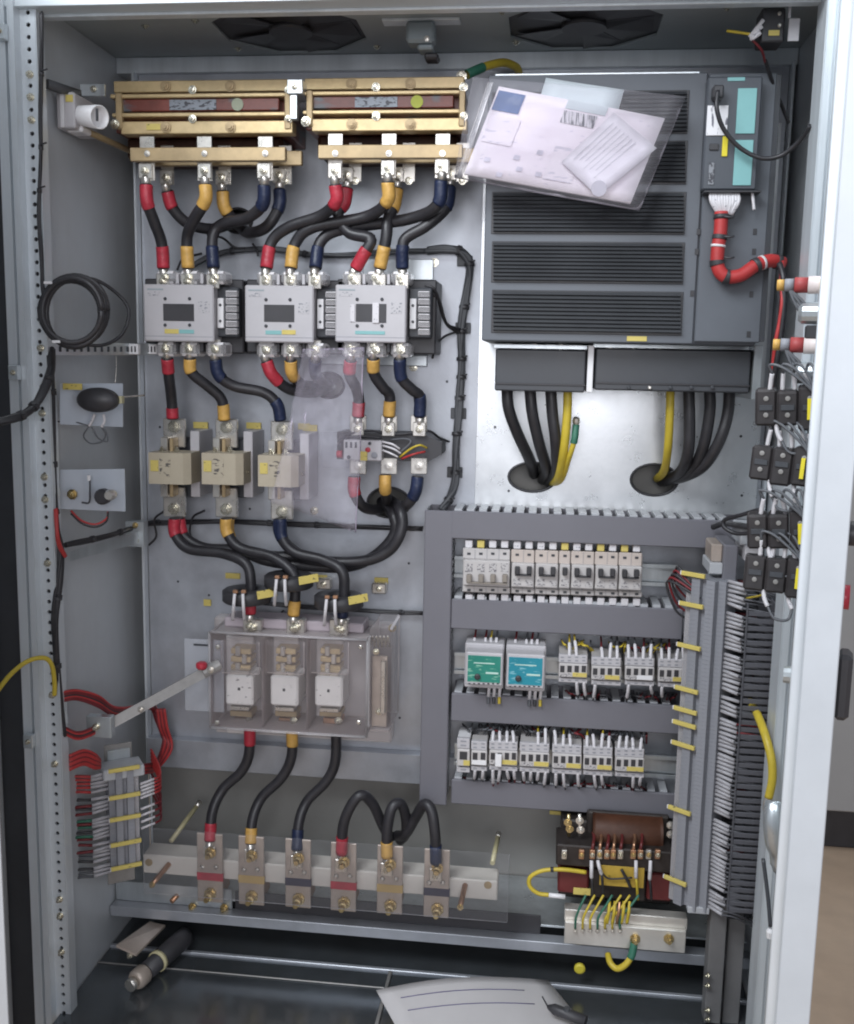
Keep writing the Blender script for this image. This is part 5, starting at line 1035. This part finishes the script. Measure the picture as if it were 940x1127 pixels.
# ------------------------------------------------------------------ left wall fittings (fixed to the side wall, facing right)
XW = XL
def onwall(px, py, x=XW):
    d = AF + AR*((px-CX)/F) - AU*((py-CY)/F); return CAM + d*((x-CAM.x)/d.x)
lh = thing('lamp_holder', 'white lamp socket on a grey box at upper left wall', 'lamp socket', at(80, 140, -.2))
rbox('box', M_LGREY, lh, 62, 101, 82, 141, -.235, -.16, .002); rbox('front_plate', M_WHITE, lh, 66, 103, 70, 140, -.238, -.2355, .0006); rbox('name_tag', M_LABEL, lh, 72, 104, 80, 112, -.2365, -.2352, .0002)
a, b_ = at(82, 127, -.21), at(110, 129, -.235); MB().lathe(a, b_-a, [(.0105, 0), (.0135, .008), (.0165, (b_-a).length), (.0145, (b_-a).length), (.0135, (b_-a).length-.012)], 20, True).build('socket', M_WHITE, lh)
rbox('slot', M_DARK, lh, 105, 119, 107.5, 133, -.253, -.250, .0005); rbox('foot', M_WHITE, lh, 73, 138, 91, 145, -.22, -.19, .002)
A, B_ = at(92, 143, -.20), at(143, 166, -.10); MB().tube([A, A.lerp(B_, .5), B_], .005, 6).build('support_bar', M_BRASSD, lh)
rail = thing('wall_strut', 'dark slotted strut on the side wall behind the lamp socket', 'strut', at(70, 100, -.2)); A, B_ = at(50, 92, -.28), at(86, 104, -.20); MB().tube([A, A.lerp(B_, .5), B_], .008, 4).build('strut', M_GS, rail); rbox('plate', M_GALV, rail, 88, 92, 115, 106, -.17, -.165, .001); bolt(rail, at(103, 98, -.171), .005)
# black coil hanging on the wall
cl = thing('cable_coil', 'hanging coil of black cable on the left wall', 'cable coil', at(80, 380, -.25)); R_ = random.Random(4)
for k in range(6):
    rx, rz = 35+R_.uniform(-4, 3), 38+R_.uniform(-3, 1.5); cx_, cy_ = 80+R_.uniform(-3, 3), 343+R_.uniform(-2, 2); Yk = -.345+k*.006
    MB().tube([at(cx_+rx*math.cos(i*math.pi/16), cy_+rz*math.sin(i*math.pi/16), Yk+.003*math.sin(i*.4+k)) for i in range(33)], .0036, 8).build('turn', M_RUBBER, cl)
ptube('loose_turn', M_RUBBER, cl, [at(*p) for p in ((75, 307, -.25), (105, 308, -.23), (132, 326, -.21), (142, 344, -.21), (134, 368, -.22), (112, 380, -.24), (80, 377, -.26))], .0026, 8)
for px, py in ((52, 311), (61, 376)): rbox('cable_tie', M_WHITE, cl, px-4, py-1.5, px+5, py+1.5, -.351, -.349, .0004)
bundle('wire_bundle', 'thin black cable running down the left upright from the roof', [(46, 14, -.314), (46, 60, -.318), (45, 130, -.318), (45, 170, -.320), (43, 230, -.320), (46, 280, -.325), (47, 312, -.33), (50, 330, -.335)], .0026, None, (.2, .45, .6), 'black wire bundles')
bundle('wire_bundle', 'black bundle leaving the cabinet over the left upright', [(57, 385, -.30), (56, 410, -.325), (46, 435, -.35), (28, 455, -.38), (-4, 466, -.42)], .0056, None, (.3, .6, .75))
bundle('wire_bundle', 'thick black wire bundle along the left upright', [(55, 385, -.30), (57, 430, -.30), (58, 480, -.30), (59, 530, -.30), (62, 580, -.30), (67, 605, -.30), (66, 640, -.305), (61, 680, -.31), (62, 720, -.31), (66, 770, -.305), (70, 810, -.30)], .0050, None, (.1, .28, .4, .62, .8))
bundle('wire_bundle', 'red wire in the left bundle above the lower bracket', [(62, 560, -.31), (63, 585, -.318), (66, 600, -.315), (72, 612, -.30)], .0028, M_REDW, ())
bundle('wire_bundle', 'black bundle along the left bracket towards the panel', [(72, 600, -.28), (95, 595, -.24), (125, 588, -.17), (155, 578, -.06), (175, 574, -.015)], .0042, None, (.2, .5, .7))
# perforated rail with white blocks
wr_ = thing('perforated_rail', 'perforated steel rail on the left wall with white terminal blocks', 'rail', at(100, 390, -.2))
A = at(56, 383, -.29); x0, x1, z0, z1 = rect(56, 377, 190, 391, -.16)
V = [at(57, 377, -.285), at(57, 391, -.285), at(186, 391, -.06), at(186, 378, -.06)]; MB().add([tuple(v) for v in V]+[tuple(v+Vector((0, .003, 0))) for v in V], [[0, 1, 2, 3], [7, 6, 5, 4], [0, 4, 5, 1], [1, 5, 6, 2], [2, 6, 7, 3], [3, 7, 4, 0]]).build('rail', M_GALV, wr_)
for k in range(11):
    u = .06+k*.055; p = V[0].lerp(V[3], u).lerp(V[1].lerp(V[2], u), .5); MB().box(p.x-.0026, p.x+.0026, p.y-.0012, p.y+.001, p.z-.004, p.z+.004, .0004).build('hole', M_DARK, wr_)
for u in (.68, .86):
    p = V[0].lerp(V[3], u).lerp(V[1].lerp(V[2], u), .5); g = MB().box(p.x-.010, p.x+.010, p.y-.012, p.y-.001, p.z-.008, p.z+.008, .001).build('terminal_block', M_WHITE, wr_)
    for q in (-.0055, 0, .0055): MB().box(p.x+q-.0012, p.x+q+.0012, p.y-.0128, p.y-.0118, p.z-.0045, p.z+.0045, .0003).build('contact_slot', M_BLACK, g)
bolt(wr_, at(43+2, 383, -.315), .0055)
# two wall plates with sockets
def wall_plate(name, label, pts, Y0, Y1):
    t = thing(name, label, 'bracket plate', at(pts[0][0], pts[2][1], Y0)); V = [at(pts[0][0], pts[0][1], Y0), at(pts[3][0], pts[3][1], Y0), at(pts[2][0], pts[2][1], Y1), at(pts[1][0], pts[1][1], Y1)]
    MB().add([tuple(v) for v in V]+[tuple(v+Vector((0, .0025, 0))) for v in V], [[0, 1, 2, 3], [7, 6, 5, 4], [0, 4, 5, 1], [1, 5, 6, 2], [2, 6, 7, 3], [3, 7, 4, 0]]).build('plate', mat('plate_zinc', (.50, .54, .60), .4, .4, .06, 20), t); return t
w1 = wall_plate('socket_plate', 'blue-grey bracket plate with black oval buzzer on the left wall', [(66, 422), (135, 422), (135, 470), (66, 467)], -.265, -.20)
c = at(110, 440, -.245); m = MB().lathe((0, 0, 0), (0, -1, 0), [(.030, 0), (.030, .012), (.026, .018), (.010, .021), (.003, .0225)], 28, True); m.v = [Vector((v.x*1.02, v.y, v.z*.60))+c for v in m.v]; m.build('buzzer', M_BLACK, w1)
rbox('name_tag', M_LABEL, w1, 69, 422, 90, 429, -.268, -.2655, .0003); rbox('side_tag', mat('tan_tag', (.45, .42, .26), .5), w1, 125, 436, 134, 444, -.246, -.236, .0006)
for a_ in (((104, 456, -.24), (102, 462, -.24), (98, 469, -.24)), ((114, 456, -.24), (115, 463, -.24), (112, 470, -.24))): ptube('marker', M_WHITEW, w1, [at(*p) for p in a_], .0022, 6)
for a_ in (((98, 469, -.24), (92, 480, -.235), (100, 488, -.235), (112, 486, -.235), (116, 478, -.235), (112, 470, -.24)), ((62, 464, -.26), (80, 464, -.25), (98, 469, -.24)), ((101, 470, -.24), (108, 482, -.238), (118, 486, -.236), (117, 476, -.238), (113, 471, -.24))): ptube('wire', M_GREYW, w1, [at(*p) for p in a_], .0012, 6)
ptube('spring_arm', M_TIN, w1, [at(134, 437, -.225), at(147, 436, -.21), at(159, 435, -.19)], .0013, 6); ptube('spring_arm', M_TIN, w1, [at(127, 421, -.22), at(128, 405, -.21), at(128, 392, -.20)], .0008, 6)
w2 = wall_plate('switch_plate', 'blue-grey bracket plate with steel lever switch on the left wall', [(66, 517), (137, 516), (138, 563), (66, 560)], -.265, -.20)
bolt(w2, at(80, 544, -.262), .008, m=M_BOLTY); c = at(115, 546, -.235); MB().lathe(c, (0, -1, 0), [(.012, 0), (.012, .010), (.009, .014)], 14).build('switch_body', M_BLACK, w2); c = at(124, 544, -.235); MB().lathe(c, (0, -1, 0), [(.0075, 0), (.0085, .010), (.006, .016)], 14).build('chrome_knob', M_TIN, w2)
ptube('lever', M_DARK, w2, [at(99, 528, -.25), at(99, 541, -.25), at(98, 553, -.245), at(90, 553, -.25)], .0014, 6); MB().lathe(at(98, 529, -.25), (0, 0, 1), [(.0025, 0), (.0025, .008)], 8).build('lever_tip', M_WHITE, w2)
for q, (m_, dy) in enumerate(((M_REDW, 0), (M_RUBBER, 3))): ptube('wire', m_, w2, [at(78, 562+dy, -.255), at(90, 573+dy, -.25), at(105, 577+dy, -.245), at(117, 571+dy, -.24), at(119, 563, -.24)], .0016, 6)
# lower left bracket arm
ar = thing('bracket_arm', 'slotted steel bracket arm at left below the switch plate', 'bracket', at(80, 620, -.28)); V = [at(76, 607, -.285), at(76, 618, -.285), at(160, 596, -.08), at(160, 583, -.08)]
MB().add([tuple(v) for v in V]+[tuple(v+Vector((0, .003, 0))) for v in V], [[0, 1, 2, 3], [7, 6, 5, 4], [0, 4, 5, 1], [1, 5, 6, 2], [2, 6, 7, 3], [3, 7, 4, 0]]).build('arm', M_GALV, ar)
rbox('end_clip', M_GALV, ar, 138, 574, 158, 602, -.10, -.08, .001); bolt(ar, at(149, 578, -.1005), .005, m=M_BOLTY); bolt(ar, at(150, 595, -.1005), .005)
# red wire harness lower left
rh = thing('red_harness', 'dark red wire harness curling above the left terminal strip', 'harness', at(90, 810, -.25)); R_ = random.Random(12)
for k in range(7):
    j = k*1.6; ptube('wire', (M_REDW, M_DRED, M_DRED, M_RUBBER)[k % 4], rh, [at(68, 762+j, -.30), at(85, 760+j, -.28), at(108, 766+j*1.2, -.24), at(125, 778+j, -.20), at(145, 778+j, -.14), at(165, 770+j, -.07), at(172, 780+j*1.4, -.04), at(180, 805+j, -.03)], .0022, 6)
for k in range(5):
    j = k*1.8; ptube('wire', (M_DRED, M_REDW, M_RUBBER)[k % 3], rh, [at(70, 800+j, -.30), at(86, 806+j, -.28), at(104, 800+j, -.25), at(122, 790+j, -.21)], .0020, 6)
for k in range(10):
    j = k*1.7; ptube('wire', (M_REDW, M_DRED, M_REDW)[k % 3], rh, [at(76, 832+j, -.29), at(92, 826+j, -.27), at(104, 830+j, -.25), at(110, 836+j*.6, -.235)], .0024, 6)
for k in range(6):
    j = k*1.8; ptube('wire', M_REDW if k % 2 else M_DRED, rh, [at(172+j, 780, -.05), at(175+j, 800, -.05), at(180+j, 815+j, -.05), at(172, 838+j, -.09), at(158, 842+j, -.15)], .0024, 6)
yw = plain('yellow wire entering from the left over the left upright', [(-4, 762, -.40), (12, 742, -.38), (30, 728, -.36), (48, 724, -.345), (57, 732, -.335), (60, 752, -.328), (60, 765, -.325)], M_YW, .0034, None, 'wire', 'yellow_wire')[0]

# ------------------------------------------------------------------ roof fittings
lb = thing('lamp_bracket', 'grey lamp bracket hanging from the middle of the roof', 'bracket', at(464, 50, -.2)); c = on_roof(464, 22)
pbox('foot', M_STILE, lb, c.x-.055, c.x+.055, c.y-.012, c.y+.012, ZT-.004, ZT-.0003, .0005); pbox('body', mat('bracket_grey', (.26, .30, .32), .5, .2), lb, c.x-.020, c.x+.020, c.y-.016, c.y+.018, ZT-.034, ZT-.0045, .004); pbox('neck', MATS['bracket_grey'], lb, c.x-.004, c.x+.018, c.y-.010, c.y+.020, ZT-.042, ZT-.0345, .003); pbox('socket', M_BLACK, lb, c.x+.004, c.x+.024, c.y+.004, c.y+.032, ZT-.051, ZT-.0425, .003)
bolt(lb, (c.x+.010, c.y-.0165, ZT-.03), .004, m=M_TIN)
sw = thing('door_switch', 'black door switch with white wire markers under the roof at right', 'switch', at(850, 40, -.27)); P = lambda a, b, c, d, nm, m, ya, yb, ch=.001: rbox(nm, m, sw, a, b, c, d, ya, yb, ch)
P(838, 8, 864, 46, 'body', M_BLACK, -.25, -.21, .002); P(846, 33, 858, 39, 'name_tag', M_LABEL, -.2515, -.2503, .0002); P(868, 20, 880, 45, 'bracket', M_LGREY, -.26, -.257, .0006); P(868, 6, 871, 19.5, 'bracket_tab', M_LGREY, -.26, -.257, .0005)
for k in range(3): ptube('marker', M_WHITEW, sw, [at(840-k*1.5, 22+k*7, -.255), at(833-k*1.5, 31+k*5, -.255), at(825+k, 41+k, -.25)], .0028, 6)
ptube('wire', M_YW, sw, [at(800, 34, -.24), at(815, 36, -.245), at(828, 38, -.25)], .0018, 6); ptube('wire', M_DRED, sw, [at(826, 42, -.25), at(838, 55, -.24), at(842, 68, -.22)], .0018, 6); ptube('wire', M_RUBBER, sw, [at(842, 66, -.22), at(850, 90, -.20), at(862, 120, -.18), at(868, 135, -.17)], .0024, 6)
for px, py in ((858, 15), (858, 28)): screw(sw, at(px, py, -.25), .0026, m=M_TIN)

# ------------------------------------------------------------------ devices on the inside of the right door
def onz(py, px, Y): return at(px, py, Y).z
def ddev(name, label, cat, u, z, group): 
    o_ = thing(name, label, cat, dm @ Vector((u, 0, z)), DA, group=group, local=True); return o_
def dbox(nm, m, t, u0, u1, d0, d1, z0, z1, c=.001): return MB().box(u0, u1, -d1, -d0, z0, z1, c).build(nm, m, t)
U = .20
for k, (py, lab) in enumerate(((444, 'topmost black contact block on the door'), (512, 'second black contact block down on the door'), (578, 'third black contact block down on the door'), (630, 'lowest black contact block on the door'))):
    Yd = dm @ Vector((U, -.04, 0)); z = at(868-(py-444)*.08, py, Yd.y).z; t = ddev('contact_block', lab, 'contact block', U, z, 'contact blocks on the door'); t.rotation_euler = ((.05, -.06, .08, -.03)[k], (.06, -.04, .03, -.08)[k], DA+(.05, -.06, .04, .08)[k])
    jg = random.Random(k+40)
    for q in range(3):
        h0, h1 = jg.uniform(.019, .024), jg.uniform(.021, .027); n0 = .005+q*.0225
        g = dbox('contact_module', mat('block_dark', (.030, .026, .027), .5, 0, .3, 40), t, -.022+q*.002, .021-q*.003, n0, n0+.0223, -h1+q*.002, h0-q*.0025, .0025)
        dbox('module_rib', M_DARK, g, .0213-q*.003, .0226-q*.003, n0+.004, n0+.018, -.004, .002, .0005)
        for sg in (-1, 1): MB().lathe((.0212-q*.003, -(n0+.011), sg*.009), (1, 0, 0), [(.0028, 0), (.0028, .0012), (.0016, .0014)], 8).build('clamp_screw', M_DULL, g)
    dbox('yellow_tag', mat('plain_yellow', (.72, .60, .03), .5), t, .0235, .0248, .014, .0185, -.014, .009, .0004); dbox('mount_collar', M_DARK, t, -.014, .014, -.001, .0035, -.016, .016, .002)
    R_ = random.Random(k)
    for q in range(4):
        dd = .018+q*.013; s = R_.uniform(-.004, .004)
        ptube('marker', M_WHITEW, t, [Vector((.010, -dd, .018)), Vector((.012, -dd-s*.4, .027)), Vector((.014, -dd-s, .036))], .0026, 6)
        ptube('wire', M_GREYW, t, [Vector((.014, -dd-s, .036)), Vector((.018, -dd, .046)), Vector((.024, -dd*.7, .040)), Vector((.026, -.010, .012)), Vector((.026, -.008, -.02))], .0016, 6)
        if q in (0, 2): ptube('marker', M_WHITEW, t, [Vector((.010, -dd-.006, -.020)), Vector((.012, -dd-.004, -.030)), Vector((.014, -dd, -.038))], .0026, 6)
    ptube('wire', M_GREYW, t, [Vector((.014, -.018, -.038)), Vector((.018, -.022, -.050)), Vector((.018, -.036, -.050)), Vector((.014, -.044, -.038))], .0016, 6)
for k, (py, lab) in enumerate(((314, 'upper pilot light on the door with red and yellow rings'), (380, 'lower pilot light on the door with red and white rings'))):
    Yd = dm @ Vector((U, -.04, 0)); z = at(895, py, Yd.y).z; t = ddev('pilot_light', lab, 'pilot light', U, z, 'pilot lights on the door')
    q = lambda r, a, b_, nm, m: MB().cyl((0, -a, 0), (0, -b_, 0), r, n=18).build(nm, m, t)
    q(.0095, .0005, .026, 'lens_body', mat('cream_lens', (.66, .58, .56), .45)); q(.0085, .0262, .040, 'red_ring', mat('faded_red', (.33, .05, .05), .5)); q(.007, .0405, .050, 'collar', M_TERM); q(.0062, .0505, .058, 'orange_ring', M_YEL)
    if k == 0: dbox('yellow_tag', mat('plain_yellow', (.72, .60, .03), .5), t, .0097, .011, .004, .014, -.006, .006, .0004)
    MB().lathe((0, -.014, -.030), (0, -1, 0), [(.012, 0), (.012, .016), (.008, .020)], 14).build('terminal_housing', M_GALV, t); dbox('lamp_foot', M_BLACK, t, -.008, .008, .012, .026, -.058, -.043, .002)
    for s in range(3): ptube('wire', M_GREYW, t, [Vector((.002, -.045, -.004)), Vector((.004, -.040+.004*s, -.016)), Vector((.004, -.034+.005*s, -.026)), Vector((0, -.026, -.032))], .0018, 6)
plain('thin red wire pair running down beside the right upright', [(862, 288, -.22), (860, 305, -.24), (861, 330, -.25), (858, 355, -.25), (854, 375, -.25), (851, 400, -.245), (850, 425, -.24)], M_REDW, .0028, None, 'wire', 'red_wire')
plain('black tie-wrapped wires running down beside the right upright', [(858, 290, -.235), (862, 305, -.245), (863, 335, -.25), (859, 372, -.25), (853, 410, -.245), (850, 440, -.23)], M_RUBBER, .0040, None, 'wire', 'black_wire')
plain('black wire loop left of the third door contact block', [(838, 560, -.24), (815, 567, -.22), (798, 572, -.20), (797, 580, -.20), (810, 587, -.21), (828, 586, -.23), (842, 580, -.25)], M_RUBBER, .0030, None, 'wire', 'black_wire')
plain('black wires from the door entering the top duct', [(850, 575, -.28), (830, 580, -.24), (812, 578, -.18), (797, 576, -.12), (785, 580, -.09)], M_RUBBER, .0045, None, 'wire', 'black_wire')
plain('thin yellow wire above the dense grey wires', [(800, 657, -.16), (815, 659, -.19), (830, 657, -.24), (842, 654, -.28)], M_YW, .0016, None, 'wire', 'thin_yellow_wire')
t, pp = plain('yellow earth cable hanging from the cabinet to the right door', [(826, 772, -.20), (833, 785, -.26), (842, 808, -.31), (849, 835, -.33), (850, 858, -.335), (846, 878, -.335)], M_YW, .0058, None, 'cable', 'earth_cable')
MB().lathe(pp[-1], (0, 0, -1), [(.005, 0), (.007, .006), (.007, .018), (.004, .022)], 8).build('lug', M_TIN, t)
dsx = thing('cable_sleeve', 'bright metal earth strap end on the lower right door', 'strap', dm @ Vector((.19, 0, .5)))
pp = smooth([at(*p) for p in ((852, 882, -.48), (851, 905, -.49), (853, 925, -.49), (858, 940, -.48), (858, 958, -.47))], 6); MB().tube(pp, [.010, .011, .012]+[.012]*(len(pp)-6)+[.010, .009, .008], 8).build('strap', M_GALV, dsx)
rod2 = plain('thin dark stay rod along the inside of the right door', [(840, 945, -.46), (845, 985, -.47), (848, 1020, -.48)], M_DARK, .0025, None, 'rod', 'stay_rod')[0]; MB().lathe(at(848, 1022, -.48), (0, 0, -1), [(.003, 0), (.005, .004), (.004, .012)], 8).build('tip', M_WHITE, rod2)
cg = thing('junction_box', 'grey terminal clamp block with tan insert above the tall terminal strip', 'junction', at(800, 632, -.18)); rbox('body', M_DUCT, cg, 796, 600, 812, 640, -.19, -.10, .002); rbox('insert', M_TAN, cg, 783, 599, 795.5, 619, -.18, -.12, .002); rbox('side_block', M_LGREY, cg, 820, 602, 840, 618, -.20, -.12, .001); rbox('lower_block', M_DUCT2, cg, 781, 620, 795.5, 632, -.19, -.12, .001)
rbox('upper_block', M_DUCT2, cg, 815, 580, 842, 601, -.19, -.12, .002)

# ------------------------------------------------------------------ things on the cabinet floor
cyl = thing('round_bushing', 'black cable gland with pale end lying at lower left on the cabinet floor', 'gland', at(150, 1085, -.2)); A, B_ = at(205, 1030, -.12), at(160, 1070, -.22); d = B_-A
MB().lathe(A, d, [(.016, 0), (.017, .01), (.017, d.length*.72), (.015, d.length*.74), (.015, d.length)], 16, True).build('body', M_BLACK, cyl); MB().lathe(A+d*.66, d, [(.0175, 0), (.0175, .008)], 16, True).build('pale_band', mat('cream_band', (.55, .50, .30), .5), cyl)
MB().lathe(B_, d, [(.014, 0), (.0165, .004), (.0165, .020), (.013, .026)], 12, True).build('end_nut', mat('tan_nut', (.40, .34, .29), .4, .3), cyl); MB().lathe(B_+d.normalized()*.026, d, [(.010, 0), (.010, .012)], 10, True).build('thread', M_TIN, cyl)
bs = thing('floor_strip', 'grey slotted strip lying beside the black gland', 'strip', at(125, 1040, -.2)); V = [at(128, 1040, -.24), at(150, 1050, -.24), at(182, 1018, -.12), at(165, 1014, -.12)]; MB().add([tuple(v) for v in V]+[tuple(v-Vector((0, 0, .004))) for v in V], [[0, 1, 2, 3], [7, 6, 5, 4], [0, 4, 5, 1], [1, 5, 6, 2], [2, 6, 7, 3], [3, 7, 4, 0]]).build('strip', M_TAN, bs); bolt(bs, at(144, 1050, -.235), .0065)
bb = [('bolt through the base ledge left of the red terminal plate', 212, 998), ('bolt through the base ledge right of the red terminal plate', 247, 999)]
for lab, px, py in bb: tag(bolt(None, at(px, py, -.1065), .0075, m=M_BOLTY, name='ledge_bolt'), lab, 'bolt', 'bolts on the base ledge')
# drawing sheet with pen in the foreground
def paperz(px, py, z): 
    d = AF + AR*((px-CX)/F) - AU*((py-CY)/F); return CAM + d*((z-CAM.z)/d.z)
zq = zf+.035
C4 = [paperz(414, 1092, zq), paperz(603, 1071, zq), paperz(668, 1150, zq), paperz(452, 1160, zq)]; dwg = thing('drawing_sheet', 'pale sheet of paper with ruled lines curling at the cabinet foot', 'paper', C4[3])
V, Fs = [], []; n = 10
for j in range(n+1):
    for i in range(n+1):
        u, v = i/n, j/n; p = (C4[0]*(1-u)+C4[1]*u)*(1-v)+(C4[3]*(1-u)+C4[2]*u)*v; p.z += .012*math.sin(u*3.0+.3)*(1-v*.5)-.010*u*u; V.append(p)
q = n+1; m0 = len(V); V += [p-Vector((0, 0, .0012)) for p in V]
for j in range(n):
    for i in range(n): a = j*q+i; Fs += [[a, a+q, a+q+1, a+1], [a+m0, a+1+m0, a+q+1+m0, a+q+m0]]
e = list(range(q))+[j*q+n for j in range(1, q)]+[n*q+i for i in range(n-1, -1, -1)]+[j*q for j in range(n-1, 0, -1)]
for a, b_ in zip(e, e[1:]+e[:1]): Fs.append([a, b_, b_+m0, a+m0])
MB().add(V, Fs, True).build('sheet', mat('sheet_paper', (.52, .50, .50), .6, 0, .05, 8), dwg)
for v in (2, 4):
    MB().tube([V[v*q+i]+Vector((0, 0, .0008)) for i in range(1, n-1)], .0006, 4).build('ruled_line', mat('violet_ink', (.12, .11, .22), .6), dwg)
pn = thing('pen', 'dark pen lying on the pale drawing sheet', 'pen', paperz(620, 1113, zq+.01)); A, B_ = paperz(603, 1108, zq+.012), paperz(645, 1124, zq+.010); MB().lathe(A, B_-A, [(.003, 0), (.008, .01), (.008, (B_-A).length)], 10, True).build('barrel', M_BLACK, pn); ptube('tip', M_BLACK, pn, [A, A.lerp(paperz(597, 1097, zq+.012), .5), paperz(597, 1097, zq+.012)], .0012, 6); MB().lathe(A.lerp(B_, .5)+Vector((0, 0, .006)), (0, 0, 1), [(.006, 0), (.005, .004)], 8).build('clip', M_DARK, pn)
